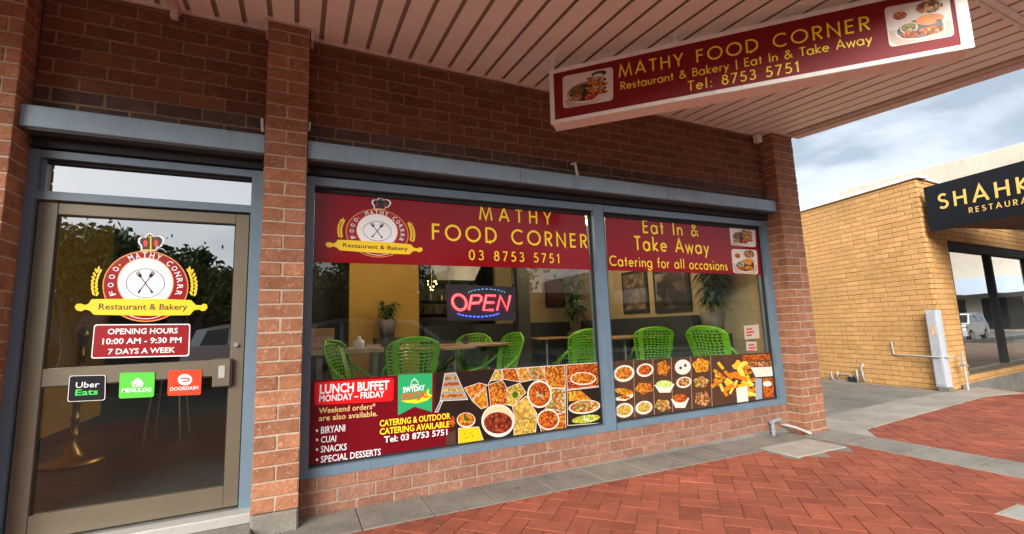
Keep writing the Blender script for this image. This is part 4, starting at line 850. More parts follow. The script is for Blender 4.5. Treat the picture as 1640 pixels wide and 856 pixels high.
for i in range(40):        # heap of fries and sliced bread
    x = 488 + rr2.random() * 130; y = 600 + rr2.random() * 115 - (x - 488) * .08; a = rr2.uniform(-1.2, 1.2); l_ = rr2.uniform(12, 28); h_ = rr2.uniform(4, 9); c_, s_ = cos(a), sin(a)
    if x < 520 and y > 690: continue
    mm = [F_fry, mat('print_fry2', lin(246, 178, 40), .35), mat('print_fry3', lin(226, 120, 22), .35), mat('print_fry4', lin(250, 205, 90), .35)][i % 4]
    poly(GB1, Q2([(x - l_ * c_ + h_ * s_, y - l_ * s_ - h_ * c_), (x + l_ * c_ + h_ * s_, y + l_ * s_ - h_ * c_), (x + l_ * c_ - h_ * s_, y + l_ * s_ + h_ * c_), (x - l_ * c_ - h_ * s_, y - l_ * s_ + h_ * c_)]), mm, rp, 'print', .0008 + i * .00005)
for pts, m in (([(580, 562), (682, 556), (684, 578), (584, 584)], F_curry2), ([(600, 588), (690, 582), (692, 600), (604, 604)], F_meat), ([(612, 606), (692, 602), (694, 636), (630, 640)], F_plate), ([(655, 645), (694, 642), (696, 712), (660, 716)], F_curry2), ([(628, 645), (652, 645), (654, 718), (630, 722)], mat('print_blueish', lin(150, 160, 170), .4)),
               ([(560, 680), (600, 672), (604, 728), (564, 732)], F_plate)): poly(GB1, Q2(pts), m, rp, 'print', .003)
poly(GB1, Q2(ell(672, 664, 16, 10, 14)), F_plate, rp, 'print', .0034)

# small notices on the right window
for i, (c4, lab) in enumerate((([(588, 455), (642, 450), (645, 500), (592, 505)], 'white paper notice with red print stuck inside the right window'), ([(596, 512), (634, 512), (635, 545), (598, 545)], 'small red and white sticker below the paper notice on the right window'))):
    n_ = sheet(GB, Q2(c4), mat('notice_paper', lin(180, 165, 150), .5), .0008, 'window_notice', lab, 'notice')
    C4 = [Vector(p) for p in c4]; 
    for j in range(3): poly(GB1, Q2([tuple(C4[0] + Vector((10, 10 + j * 11))), tuple(C4[0] + Vector((30 + 6 * (j % 2), 8 + j * 11))), tuple(C4[0] + Vector((30 + 6 * (j % 2), 14 + j * 11))), tuple(C4[0] + Vector((10, 16 + j * 11)))]), mat('notice_red', lin(170, 60, 60), .5), n_, 'print', .0006)

# ------------------------------------------------------------------ stickers on the door
DP = PL((0, .0195, 0), (1, 0, 0)); DG = PL((0, .0455, 0), (1, 0, 0))
lg = MB(); lgo = thing('door_logo', 'round red and gold restaurant logo sticker with crown on the door glass', 'logo sticker', DG.hit(235, 510))
logo(DG, 233, 459, 69, 57, lgo, .0004, True)
oh = sheet(DG, rrect([(150.8, 519.9), (305, 518.9), (303, 570.8), (145.7, 574.7)], .08), M_wht, .0008, 'hours_sticker', 'red opening hours sticker below the logo on the door', 'sticker')
poly(DG, rrect([(152.4, 521.6), (303.2, 520.6), (301.2, 569), (147.5, 572.9)], .08), mat('sticker_red', lin(146, 16, 26), .3), oh, 'panel', .0012)
q6 = lambda x, y: (120 + x / 3.89, 360 + y / 3.89)
font_text('OPENING HOURS', DG, q6(203, 684), q6(640, 677), q6(203, 650), M_wht, oh, bold=.02, k=.0018)
font_text('10:00 AM - 9:30 PM', DG, q6(170, 746), q6(663, 735), q6(170, 711), M_wht, oh, bold=.02, k=.0018)
font_text('7 DAYS A WEEK', DG, q6(205, 809), q6(623, 796), q6(205, 776), M_wht, oh, bold=.02, k=.0018)
q7 = lambda x, y: (x / 2.892, 560 + y / 2.892)
def dst(c4, m, lab, border):
    o = sheet(DP, rrect([q7(*p) for p in c4], .1), M_wht if border else m, .001, 'door_sticker', lab, 'sticker', 'delivery service stickers across the door')
    if border:
        C4 = [Vector(p) for p in c4]; c_ = sum(C4, Vector((0, 0))) / 4; poly(DP, rrect([q7(*(c_ + (p - c_) * .965)) for p in C4], .1), m, o, 'panel', .0014)
    return o
s1 = dst([(322, 122), (490, 118), (487, 235), (312, 243)], M_blk, 'black square sticker with white and green lettering, leftmost of three on the door rail', True)
font_text('Uber', DP, q7(350, 178), q7(459, 174), q7(350, 152), M_wht, s1, bold=.004, k=.002)
font_text('Eats', DP, q7(348, 213), q7(453, 208), q7(348, 186), mat('sticker_text_green', lin(60, 205, 90), .4), s1, bold=.02, k=.002)
s2 = dst([(555, 108), (718, 105), (713, 220), (550, 228)], M_mgreen, 'bright green sticker with a white house mark on the door rail', False)
font_text('MENULOG', DP, q7(564, 199), q7(700, 195), q7(564, 181), M_wht, s2, bold=.02, k=.0016)
poly(DP, [q7(*p) for p in ((607, 155), (636, 132), (642, 132), (664, 152), (660, 174), (652, 174), (652, 158), (648, 158), (648, 174), (641, 174), (641, 158), (636, 158), (636, 174), (629, 174), (629, 158), (624, 158), (622, 175), (613, 175), (612, 156))], M_wht, s2, 'mark', .0016)
s3 = dst([(780, 98), (935, 93), (930, 210), (775, 215)], M_ored, 'orange-red sticker with a white round mark beside the door lock', False)
font_text('DOORDASH', DP, q7(788, 192), q7(918, 184), q7(788, 176), M_wht, s3, bold=.012, k=.0016)
poly(DP, [q7(*p) for p in ell(857, 140, 33, 26, 26)], M_wht, s3, 'mark', .0016)
line(DP, [q7(*p) for p in ((836, 134), (868, 133), (876, 138), (874, 145), (864, 147), (845, 148))], 2.6, M_ored, s3, 'mark', .0020)
# ------------------------------------------------------------------ OPEN sign behind the left window
OP = PL((0, .16, 0), (1, 0, 0))
q9 = lambda x, y: (700 + x / 4.754, 420 + y / 4.754)
osg = thing('open_sign', 'black LED sign panel with glowing red OPEN letters behind the left window', 'sign', OP.hit(770, 515))
pn = slabq(OP, [q9(*p) for p in ((68, 168), (598, 190), (600, 445), (80, 445))], mat('led_panel', (.03, .018, .036), .5), -.02, osg, 'panel')
M_tube = mat('led_red', (1, .3, .3), .5, emit=(1, .02, .035), es=1.1); M_core = mat('led_core', (1, .6, .55), .5, emit=(1, .22, .20), es=.7); M_blue_l = mat('led_blue', (.1, .2, 1), .5, emit=(.03, .09, 1), es=1.0); M_cyan = mat('led_cyan', (.1, .5, .7), .5, emit=(.03, .30, .55), es=.4)
def led(pts, r, M_, nm='tube'):
    P_ = [OP.hit(*q9(*p)) + Vector((0, -.008, 0)) for p in pts]; MB().tube(P_, r, 8).ob(nm, M_, osg, smooth=True)
letters = [[(168 + 52 * cos(t) - 8 * sin(t) * 1.2, 308 - 58 * sin(t)) for t in [2 * pi * i / 28 for i in range(29)]],
           [(240, 366), (262, 255), (318, 256), (335, 270), (334, 292), (316, 312), (254, 316)], [(442, 258), (372, 256), (350, 366), (425, 366)], [(360, 309), (432, 310)], [(455, 368), (478, 258), (530, 366), (554, 256)]]
for p in letters: led(p, .0105, M_tube, 'letter_tube'); 
for p in letters:
    P_ = [OP.hit(*q9(*a)) + Vector((0, -.0135, 0)) for a in p]; MB().tube(P_, .0032, 6).ob('letter_core', M_core, osg)
for i in range(13):
    t0 = radians(205 + i * 10.5); 
    if t0 > radians(338): break
    led([(310 + 172 * cos(t), 375 - 42 * sin(t) * 1.0) for t in (t0, t0 + radians(5.5))], .0048, M_blue_l, 'led')
for i in range(11):
    t0 = radians(32 + i * 11); led([(375 + 165 * cos(t), 262 - 55 * sin(t)) for t in (t0, t0 + radians(5.5))], .0036, M_cyan, 'led')
for s_ in (90, 580): a = OP.hit(*q9(s_, 170)); MB().tube([a, Vector((a.x, a.y, 2.5))], .0015, 5).ob('cable', M_steel, osg)

# ------------------------------------------------------------------ dining room
FZ = .03
def inbox(x0, x1, y0, y1, z0, z1, name, m, parent): return MB().bbox(x0, x1, y0, y1, z0, z1, .004).ob(name, m, parent)
# walls seen inside, parts of the building
MB().box(-2.55, -2.45, .2, 3.7, FZ, 2.52).ob('inner_wall', M_amber, bld); MB().box(-2.6, -2.46, 3.7, 7.9, FZ, 2.52).ob('inner_wall', M_intdark, bld)
MB().box(-2.445, -2.43, .2, 7.9, FZ, .11).ob('skirting', M_intdark, bld)
MB().box(.30, 1.35, 3.9, 4.05, FZ, 2.52).ob('inner_wall', M_amber, bld)
MB().box(-.9, .30, 4.9, 5.0, FZ, 2.52).ob('inner_wall', M_intdark, bld)
MB().box(1.35, 2.9, 5.4, 5.5, 1.15, 2.52).ob('inner_wall', mat('kitchen_dark', (.07, .05, .03), .5, nv=.5, ns=3), bld)
MB().box(2.9, 4.46, 4.4, 4.5, FZ, 2.52).ob('inner_wall', M_beige, bld)
MB().box(4.36, 4.45, .2, 4.4, FZ, 2.52).ob('inner_wall', M_beige, bld)
MB().box(1.35, 2.9, 5.35, 5.39, FZ, 1.15).ob('counter_front', M_intdark, bld)
MB().box(2.62, 2.82, 2.9, 3.1, FZ, 2.52).ob('column', M_intdark, bld)
def lamp(x, y, z, r=.06, e=55, col=(1, .78, .5), lab='round pendant lamp added to light the dining room', drop=True):  # unseen pendants, added as fill lights for the room and chairs
    t = thing('fill_pendant', lab, 'lamp', (x, y, 2.5))
    MB().lathe([(.001, -r), (r * .7, -r * .7), (r, 0), (r * .7, r * .7), (.001, r)], 14, (x, y, z)).ob('globe', mat('lamp_glow', (1, .8, .5), .5, emit=(1, .75, .42), es=3), t, smooth=True)
    MB().tube([(x, y, z + r), (x, y, 2.52)], .006, 6).ob('cord', M_dark, t)
    l_ = bpy.data.lights.new('fill_light', 'POINT'); l_.energy = e; l_.color = col; l_.shadow_soft_size = .12; lo = bpy.data.objects.new('fill_light', l_); COL.objects.link(lo); lo.parent = t; lo.matrix_basis = Matrix.Translation((0, 0, z - 2.5 - r - .1))
    return t
lamp(-.3, 3.0, 2.3, e=2.5, lab='round pendant lamp added to light the room near the door wall')
lamp(.75, 2.4, 2.38, e=9, lab='round pendant lamp added to light the amber inner wall')
lamp(3.3, 1.9, 2.38, e=12, lab='round pendant lamp added to light the wall with the framed pictures')
lamp(2.2, 1.2, 2.42, .04, e=10, lab='small pendant lamp added to light the chairs behind the mullion')
# chandelier with golden bulbs
ch = thing('chandelier', 'small golden chandelier glowing at the back left of the OPEN sign', 'chandelier', (1.75, 4.6, 2.4))
for i in range(9):
    a = i * 2.4; r = .05 + .02 * (i % 3); p = (1.75 + r * cos(a), 4.6 + r * sin(a), 1.78 - .05 * (i % 4) + .03); MB().lathe([(.001, -.014), (.014, 0), (.001, .016)], 8, p).ob('bulb', mat('bulb_glow', (1, .7, .3), .5, emit=(1, .62, .2), es=3), ch)
MB().tube([(1.75, 4.6, 1.7), (1.75, 4.6, 2.5)], .008, 6).ob('stem', M_brass, ch)

# green chairs: moulded shell with a wavy lattice
def lattice(fn, nu, nv, hole, mb, skip=None):
    """grid surface with an opening in every cell"""
    for i in range(nu):
        for j in range(nv):
            c4 = [Vector(fn(i / nu, j / nv)), Vector(fn((i + 1) / nu, j / nv)), Vector(fn((i + 1) / nu, (j + 1) / nv)), Vector(fn(i / nu, (j + 1) / nv))]
            if skip and skip(i, j): mb.add(c4, [(0, 1, 2, 3)]); continue
            c = sum(c4, Vector()) / 4; inn = [p.lerp(c, hole) for p in c4]; k = len(mb.v)
            mb.add(c4 + inn, [(0, 1, 5, 4), (1, 2, 6, 5), (2, 3, 7, 6), (3, 0, 4, 7)])
def backf(u, v):
    a = u * 2 - 1; w_ = .235 + .02 * v - (.10 * max(0, (v - .8) / .2) ** 2 if v > .8 else 0) - .03 * (1 - v) ** 2
    x = a * w_; z = .45 + .40 * v + .015 * sin(a * 5) * v * (1 - v) * 2 - .02 * a * a * v; y = .20 + .12 * v ** 1.3 - .055 * a * a
    return (x, y, z)
def make_chair():
    t = thing('green_chair', 'green chair', 'chair', (0, 0, 0), group='green lattice chairs in the dining room')
    mb = MB(); wav = lambda u, v: backf(u + (.022 * sin(v * 22) * (0 if u in (0, 1) else 1)), v)
    lattice(wav, 10, 12, .24, mb, lambda i, j: i in (0, 8) or j in (11,))
    o = mb.ob('backrest', M_chair, t); m_ = o.modifiers.new('thick', 'SOLIDIFY'); m_.thickness = .012
    rim = [backf(0, v / 10) for v in range(11)] + [backf(u / 10, 1) for u in range(1, 11)] + [backf(1, 1 - v / 10) for v in range(1, 11)]
    MB().tube(rim, .013, 6).ob('rim', M_chair, t, smooth=True)
    def seat(u, v): a = u * 2 - 1; return (a * (.25 - .03 * v), -.24 + .45 * v, .44 - .015 * (1 - a * a) + .02 * v * v - .015 * max(0, .2 - v) * 5)
    mb = MB(); lattice(seat, 10, 10, .3, mb, lambda i, j: i in (0, 9) or j in (0, 9)); o = mb.ob('seat', M_chair, t); m_ = o.modifiers.new('thick', 'SOLIDIFY'); m_.thickness = .014
    for s in (-1, 1):
        MB().tube([backf(0 if s < 0 else 1, .45), (s * .255, .12, .56), (s * .262, -.02, .475), (s * .255, -.20, .44)], [.012, .016, .017, .014], 6).ob('side_rail', M_chair, t, smooth=True)
        MB().tube([(s * .235, -.2, .43), (s * .262, -.25, 0)], [.022, .013], 8).ob('leg', M_chair, t, smooth=True)
        MB().tube([(s * .225, .18, .44), (s * .255, .27, 0)], [.022, .013], 8).ob('leg', M_chair, t, smooth=True)
    return t
ch0 = make_chair(); used = False
def place_chair(x, y, rz, label):
    global used
    o = ch0 if not used else copy_tree(ch0); used = True
    o.location = (x, y, FZ); o.rotation_euler = (0, 0, rz); o['label'] = label; return o
def xat(u, Y): return PL((0, Y, 0), (1, 0, 0)).hit(u, 540).x
place_chair(xat(578, 1.2), 1.2, radians(62), 'green chair nearest the left window edge, beside the pale counter')
place_chair(xat(655, 1.3), 1.3, radians(178), 'green chair with its broad back to the window, above the green ribbon of the poster')
place_chair(xat(742, 2.0), 2.0, radians(-52), 'green chair right below the OPEN sign, its seat turned to the round table')
place_chair(xat(790, 1.4), 1.4, radians(-86), 'green chair seen edge on, to the right of the OPEN sign')
place_chair(xat(925, 1.6), 1.6, radians(176), 'green chair just left of the window mullion, in front of another one')
place_chair(xat(926, 2.6), 2.6, radians(180), 'green chair half hidden behind another one by the mullion')
place_chair(xat(1040, 1.5), 1.5, radians(152), 'green chair leaning into the left part of the right window')
place_chair(3.92, .42, radians(98), 'green chair below the indoor palm in the right window')

def table(x, y, w_, d_, label, h=.74):
    t = thing('cafe_table', label, 'table', (x, y, FZ)); 
    MB().bbox(x - w_ / 2, x + w_ / 2, y - d_ / 2, y + d_ / 2, FZ + h - .03, FZ + h, .005).ob('tabletop', M_wood, t)
    MB().tube([(x, y, FZ + .02), (x, y, FZ + h - .03)], .028, 10).ob('pedestal', M_steel, t); MB().lathe([(.001, .03), (.05, .028), (.21, .012), (.22, 0)], 18, (x, y, FZ)).ob('base', M_dark, t); return t
table(xat(690, 1.5), 1.5, .75, .7, 'wooden cafe table behind the broad backed green chair')
table(xat(728, 1.9), 1.9, 1.2, .7, 'wooden cafe table with a tiny plant below the OPEN sign')
table(xat(1000, 1.9), 1.9, .8, .7, 'wooden cafe table behind the mullion of the windows')
table(xat(875, 3.2), 3.2, .7, .7, 'wooden cafe table at the back beside the tall plant')
# pale counter at the far left with condiments
cx = xat(555, 1.0)
cn = thing('side_counter', 'pale wooden counter at the left edge of the left window', 'counter', (cx, 1.7, FZ))
MB().bbox(xat(480, 1.7), xat(610, 1.7), 1.5, 1.95, .74, .79, .005).ob('top', mat('counter_top', (.55, .42, .28), .4, nv=.15, ns=6), cn)
for u in (512, 600): MB().bbox(xat(u, 1.7) - .03, xat(u, 1.7) + .03, 1.65, 1.71, FZ, .74, .004).ob('leg', M_steel, cn)
bx = xat(516, 1.6); o = thing('menu_box', 'orange and white menu box standing on the pale counter', 'box', (bx, 1.6, .79))
MB().bbox(bx - .11, bx + .11, 1.58, 1.70, .79, 1.0, .004).ob('body', mat('box_orange', (.55, .28, .08), .5), o); MB().bbox(bx - .10, bx + .10, 1.575, 1.579, .81, .92, .001).ob('label_panel', mat('box_label', (.6, .35, .28), .5, nv=.4, ns=40), o)
px_ = xat(575, 1.6); o = thing('condiment_pot', 'white lidded condiment pot on the pale counter', 'pot', (px_, 1.6, .79))
MB().lathe([(.001, 0), (.05, 0), (.055, .05), (.05, .075), (.02, .09), (.016, .12), (.001, .125)], 16, (px_, 1.6, .79)).ob('pot', M_wht, o, smooth=True)
px_ = xat(598, 1.6); o = MB().bbox(px_ - .07, px_ + .07, 1.58, 1.66, .791, .815, .003).ob('folded_napkin', mat('napkin', (.6, .4, .35), .8), None); o['label'] = 'folded napkin with cutlery on the pale counter'; o['category'] = 'napkin'

def plant(x, y, z0, h, spread, n, label, pot=True, seed=1, fan=False):
    r = random.Random(seed); t = thing('indoor_plant', label, 'plant', (x, y, z0))
    if pot: MB().lathe([(.001, 0), (.10, 0), (.14, .26), (.125, .26), (.12, .22), (.001, .22)], 16, (x, y, z0)).ob('pot', mat('plant_pot', (.12, .09, .07), .6), t, smooth=True)
    zb = z0 + (.22 if pot else 0); mb = MB(); sb = MB(); 
    for k_ in range(6):
        a = r.uniform(0, 6.28); rr = spread * r.uniform(.1, .5); top = Vector((x + rr * cos(a), y + rr * sin(a), zb + h * r.uniform(.7, 1))); base = Vector((x + r.uniform(-.03, .03), y + r.uniform(-.03, .03), zb - .02))
        sb.tube([base, base.lerp(top, .5) + Vector((r.uniform(-.03, .03), 0, 0)), top], [.012, .009, .004], 5)
        for j in range(n // 6):
            f = r.uniform(.25, 1.02); p = base.lerp(top, f); d = Vector((r.gauss(0, 1), r.gauss(0, 1), r.uniform(-.4, .9))).normalized(); L_ = spread * r.uniform(.35, .75); sd_ = d.cross(Vector((0, 0, 1))).normalized() * L_ * .085
            mid = p + d * L_ * .5 + Vector((0, 0, .02)); tip = p + d * L_ - Vector((0, 0, L_ * .35)); mb.add([p, mid + sd_, tip, mid - sd_], [(0, 1, 2, 3)])
    sb.ob('stems', M_bark, t); mb.ob('foliage', M_leaf, t); return t
plant(xat(922, 3.2), 3.2, FZ + .55, 1.15, .42, 260, 'tall dark indoor palm just left of the window mullion', seed=3)
plant(4.2, .72, FZ + .75, .75, .36, 330, 'large bushy indoor palm in the right window', seed=5)
plant(xat(620, 3.6), 3.6, .86, .32, .26, 150, 'small potted plant in front of the amber inner wall', seed=8)
plant(xat(746, 1.9), 1.9, FZ + .74, .12, .06, 24, 'tiny table plant below the OPEN sign', pot=False, seed=9)
for u, px_, Y, hs in ((922, xat(922, 3.2), 3.2, .55), (1150, 4.2, .72, .75)):
    o = inbox(px_ - .14, px_ + .14, Y - .14, Y + .14, FZ, FZ + hs, 'plant_stand', M_intdark, None); o['label'] = 'dark square stand under the ' + ('tall palm by the mullion' if u == 922 else 'bushy palm in the right window'); o['category'] = 'plant stand'
o = inbox(xat(620, 3.6) - .18, xat(620, 3.6) + .18, 3.45, 3.75, FZ, .86, 'cabinet', M_intdark, None); o['label'] = 'dark cabinet under the small plant by the amber wall'; o['category'] = 'cabinet'
def frame(x0, x1, z0, z1, Y, label, m):
    t = thing('wall_picture', label, 'picture', ((x0 + x1) / 2, Y, z0)); MB().bbox(x0, x1, Y - .03, Y, z0, z1, .004).ob('frame', M_dark, t); MB().box(x0 + .04, x1 - .04, Y - .034, Y - .031, z0 + .04, z1 - .04).ob('print', m, t)
def side_frame(y0, y1, z0, z1, label, m):
    t = thing('wall_picture', label, 'picture', (4.355, (y0 + y1) / 2, z0)); MB().bbox(4.33, 4.358, y0, y1, z0, z1, .004).ob('frame', M_dark, t); MB().box(4.326, 4.329, y0 + .05, y1 - .05, z0 + .05, z1 - .05).ob('print', m, t)
SW_ = PL((4.34, 0, 0), (0, -1, 0))
def zat(u, v, Y): return PL((0, Y, 0), (1, 0, 0)).hit(u, v).z
for u0, u1, v0, v1, lab, m in ((995, 1040, 438, 500, 'small framed sepia picture on the beige wall in the right window', food_mat('picture_sepia', [(.15, .1, .06), (.3, .22, .14), (.08, .05, .03)], 9)), (1045, 1108, 436, 498, 'wide dark framed picture beside the indoor palm in the right window', food_mat('picture_dark', [(.02, .02, .02), (.06, .04, .03), (.25, .18, .12)], 5)),
                              (872, 902, 447, 492, 'dark red picture on the wall just left of the tall palm', mat('picture_red', (.09, .02, .012), .5))):
    if u0 > 900: a_, b_ = SW_.hit(u1, v1), SW_.hit(u0, v0); side_frame(a_.y, b_.y, a_.z, b_.z, lab, m)
    else: frame(PL((0, 4.38, 0), (1, 0, 0)).hit(u0, v0).x, PL((0, 4.38, 0), (1, 0, 0)).hit(u1, v0).x, zat(u1, v1, 4.38), zat(u0, v0, 4.38), 4.385, lab, m)
# dark bench along the back
bn = thing('bench_seat', 'long dark upholstered bench along the back wall', 'bench', (3.6, 4.1, FZ))
inbox(1.5, 4.3, 4.15, 4.33, .40, 1.02, 'backrest', mat('bench_vinyl', (.03, .035, .035), .4), bn); inbox(1.5, 4.3, 3.7, 4.15, .38, .48, 'seat', mat('bench_vinyl', (0, 0, 0)), bn); inbox(1.52, 4.28, 3.78, 4.3, FZ, .38, 'plinth', M_intdark, bn)
b2_ = thing('bench_seat', 'dark upholstered bench under the pictures in the right window', 'bench', (4.2, 2.4, FZ)); inbox(4.18, 4.34, 1.05, 3.6, .40, 1.02, 'backrest', mat('bench_vinyl', (0, 0, 0)), b2_); inbox(3.86, 4.18, 1.05, 3.6, .38, .48, 'seat', mat('bench_vinyl', (0, 0, 0)), b2_)
# pale panels and duct work behind the OPEN sign
hd = thing('kitchen_hood', 'grey metal extraction hood above the counter at the back', 'hood', (2.3, 5.0, 1.9)); MB().prism([(1.75, 2.15), (2.75, 2.15), (2.6, 1.85), (1.9, 1.85)], lambda a, b: (a, 4.7, b), lambda a, b: (a, 5.3, b)).ob('canopy', M_alu, hd); MB().box(2.05, 2.3, 4.9, 5.2, 2.15, 2.5).ob('duct', M_alu, hd)
sh = thing('shelf_unit', 'dark shelf unit with bottles on the far wall behind the counter', 'shelf', (2.0, 5.3, 1.2))
for z in (1.25, 1.5): MB().box(1.4, 2.85, 5.2, 5.38, z, z + .02).ob('board', M_intdark, sh)
for i in range(12): x = 1.45 + i * .115; MB().lathe([(.001, 0), (.03, 0), (.03, .1), (.012, .14), (.012, .17), (.001, .17)], 8, (x, 5.28, 1.27 if i % 2 else 1.52)).ob('bottle', [M_brass, mat('bottle_white', (.5, .5, .45), .3), mat('bottle_amber', (.3, .14, .04), .2)][i % 3], sh)
# brass queue post inside the door
qp = thing('brass_post', 'brass queue barrier post with a wide round foot behind the door glass', 'post', (-1.99, 1.45, FZ))
MB().lathe([(.001, 0), (.20, 0), (.20, .015), (.15, .03), (.10, .045), (.055, .07), (.04, .11), (.03, .13), (.027, .17)], 28, (-1.94, 1.45, FZ)).ob('foot', M_brass, qp, smooth=True)
pf = [(.026, .17)]
for i in range(6): z = .2 + i * .12; pf += [(.024, z), (.034, z + .012), (.024, z + .024)]
MB().lathe(pf + [(.026, .93), (.04, .95), (.045, .98), (.02, 1.03), (.001, 1.04)], 20, (-1.94, 1.45, FZ)).ob('post', M_brass, qp, smooth=True)
st_ = thing('bar_stool', 'dark stool with thin metal legs behind the door glass', 'stool', (-1.5, 2.2, FZ))
MB().lathe([(.001, .66), (.17, .66), (.18, .69), (.17, .72), (.001, .72)], 18, (-1.5, 2.2, FZ)).ob('seat', M_intdark, st_)
for a in range(4): c_, s_ = cos(a * pi / 2 + .7), sin(a * pi / 2 + .7); MB().tube([(-1.5 + .12 * c_, 2.2 + .12 * s_, FZ + .66), (-1.5 + .2 * c_, 2.2 + .2 * s_, FZ)], .009, 6).ob('leg', M_steel, st_)

# ------------------------------------------------------------------ pipes at the foot of the wall
g_ = lambda x, y: (x, y, GZ(x))
tp = thing('pipe_outlet', 'grey bent waste pipe standing against the base wall', 'pipe', g_(4.03, -.05)); gz_ = GZ(4.03)
MB().tube([(4.03, -.045, gz_), (4.03, -.045, gz_ + .135)], .018, 12).ob('riser', M_pvc, tp); MB().tube([(4.0, -.045, gz_ + .13), (4.15, -.045, gz_ + .145)], .017, 12).ob('elbow', M_pvc, tp)
for z in (.03, .075, .12): MB().tube([(4.03, -.045, gz_ + z), (4.03, -.045, gz_ + z + .018)], .023, 12).ob('collar', M_pvc, tp)
o = MB().tube([(4.22, .0, gz_ + .075), (4.24, -.05, gz_ + .075), (4.29, -.12, gz_ + .055), (4.31, -.20, gz_ + .03), (4.32, -.25, gz_ + .014)], .014, 10).ob('hose', M_pipe, None, smooth=True); o['label'] = 'short curved white drain hose at the corner beside the pillar'; o['category'] = 'hose'

# ------------------------------------------------------------------ neighbouring shop
NO = Vector((9.0, .5, 0)); nd = Vector((.178, .984, 0)).normalized(); ne = Vector((.998, .06, 0)).normalized(); ZV = Vector((0, 0, 1))
nb = thing('neighbour_shop', 'yellow brick shop with a black framed window beyond the corner', 'building', NO + ZV * -.32)
SIDE = PL(NO + nd * 8, -nd)          # side wall seen from our street: left end far, right end at the corner
HN = 3.2
def nwall(o, u, L_, z0, z1, th_=.2, name='side_wall', m=M_mortar_y):
    u = Vector(u); n_ = Vector((0, 0, 1)).cross(u)
    M = Matrix(((u.x, n_.x, 0, o.x), (u.y, n_.y, 0, o.y), (0, 0, 1, 0), (0, 0, 0, 1)))
    return MB().box(0, L_, .0045, th_, z0, z1, M).ob(name, m, nb)
so = NO + nd * 5.5
sw = nwall(so, -nd, 5.5 - .07, -.6, HN)
lay(sw, (so.x, so.y, 0), -nd, 5.5, -.387, HN - .02, lambda c: M_brick_y, phase=.03, limit=300, d=.06)
fwl = nwall(NO + ne * .09, ne, .77, -.6, HN, name='front_wall')
lay(fwl, tuple(NO + ne * .022), ne, .838, -.301, HN - .02, lambda c: M_brick_y, phase=.1, d=.06)
lay(fwl, tuple(NO + ne * .87), ne, 8, -.301, -.12, lambda c: M_brick_y, phase=.1, d=.06)
nwall(NO + ne * .86, ne, 8, -.6, -.12, name='front_wall'); nwall(NO + ne * .86, ne, 8, 2.19, HN, name='front_wall')
lay(fwl, tuple(NO + ne * .87), ne, 8, 2.193, 2.62, lambda c: M_brick_y, phase=.1, d=.06)
def along(o, u, a0, a1, d0, d1, z0, z1, name, m, parent, b=.004):
    """box laid along a direction; d positive goes to the viewer's side"""
    u = Vector(u); n_ = -Vector((0, 0, 1)).cross(u)
    M = Matrix(((u.x, n_.x, 0, o.x), (u.y, n_.y, 0, o.y), (0, 0, 1, 0), (0, 0, 0, 1)))
    mb = MB().bbox(a0, a1, d0, d1, z0, z1, b, M); mb.f = [f[::-1] for f in mb.f] if M.to_3x3().determinant() < 0 else mb.f
    return mb.ob(name, m, parent)
along(so, -nd, -.02, 5.54, -.24, .04, HN, HN + .045, 'coping', M_white, nb); along(NO, ne, .04, .9, -.2, .03, HN, HN + .04, 'coping', M_white, nb)
# slim front window
F0 = NO + ne * .86
along(F0, ne, 0, 7.9, -.12, -.02, -.12, -.05, 'sill', M_bronze, nb); along(F0, ne, 0, 7.9, -.12, -.02, 2.02, 2.19, 'header', M_dark, nb)
for a in (0, 1.95, 4.1, 6.3): along(F0, ne, a, a + .09, -.12, -.02, -.05, 2.02, 'mullion', M_dark, nb)
G_nb = glass_mat('glass_neighbour', refl=2.2, base=.22)
for a in (.09, 2.04, 4.19): along(F0, ne, a, a + 1.86 if a < 4 else a + 2.1, -.085, -.078, -.05, 2.02, 'pane', G_nb, nb, .001)
along(F0, ne, .3, 8, -3.2, -3.1, -.5, 3, 'inner_wall', mat('neighbour_inside', (.10, .07, .05), .8), nb); along(F0, ne, .3, 8, -3.2, -.2, -.35, -.2, 'inner_floor', M_intfloor, nb); along(F0, ne, .3, 8, -3.2, -.25, 2.6, 2.7, 'ceiling', M_intdark, nb); along(F0, ne, .2, .3, -3.2, -.2, -.5, 2.7, 'inner_wall', mat('neighbour_inside', (0, 0, 0)), nb); along(F0, ne, -.3, 8, -5, -.25, HN - .1, HN - .05, 'roof', M_galv, nb)
along(F0, ne, -.4, 8, .02, .035, -.62, -.245, 'footing', M_conc, nb)
along(so, -nd, 0, 5.52, .006, .02, -.62, -.345, 'footing', M_concdk, nb)
# their awning with the black side sign
naw = thing('shop_awning', 'dark timber lined awning in front of the yellow brick shop', 'awning', NO + Vector((1.5, -1.3, 2.3)))
along(NO, -nd, .10, 3.6, -8, -.08, 2.33, 2.36, 'lining', mat('lining_brown', (.11, .05, .03), .6, nv=.2, ns=3), naw); along(NO, -nd, .10, 3.6, -8, -.06, 2.85, 2.95, 'roof_sheet', M_dark, naw)
along(NO, -nd, 3.5, 3.6, -8, -.06, 2.3, 3.0, 'fascia', M_nsign, naw)
nsg = thing('shop_sign', 'black side sign with gold lettering on the awning of the yellow brick shop', 'sign', NO + Vector((0, -1, 2.3)))
along(NO, -nd, .085, 3.62, -.058, .0, 2.262, 3.005, 'panel', M_nsign, nsg)
NSP = PL(NO + nd * .0 + Vector((-nd.y, nd.x, 0)) * 0, -nd)
q10 = lambda x, y: (1460 + x / 4.756, 220 + y / 4.756)
NM = NSP.mat()
def ntext(s, a, b, c, wt, k=.003): stroke_text(s, NSP, q10(*a), q10(*b), q10(*c), M_ngold, nsg, wt=wt, k=k)
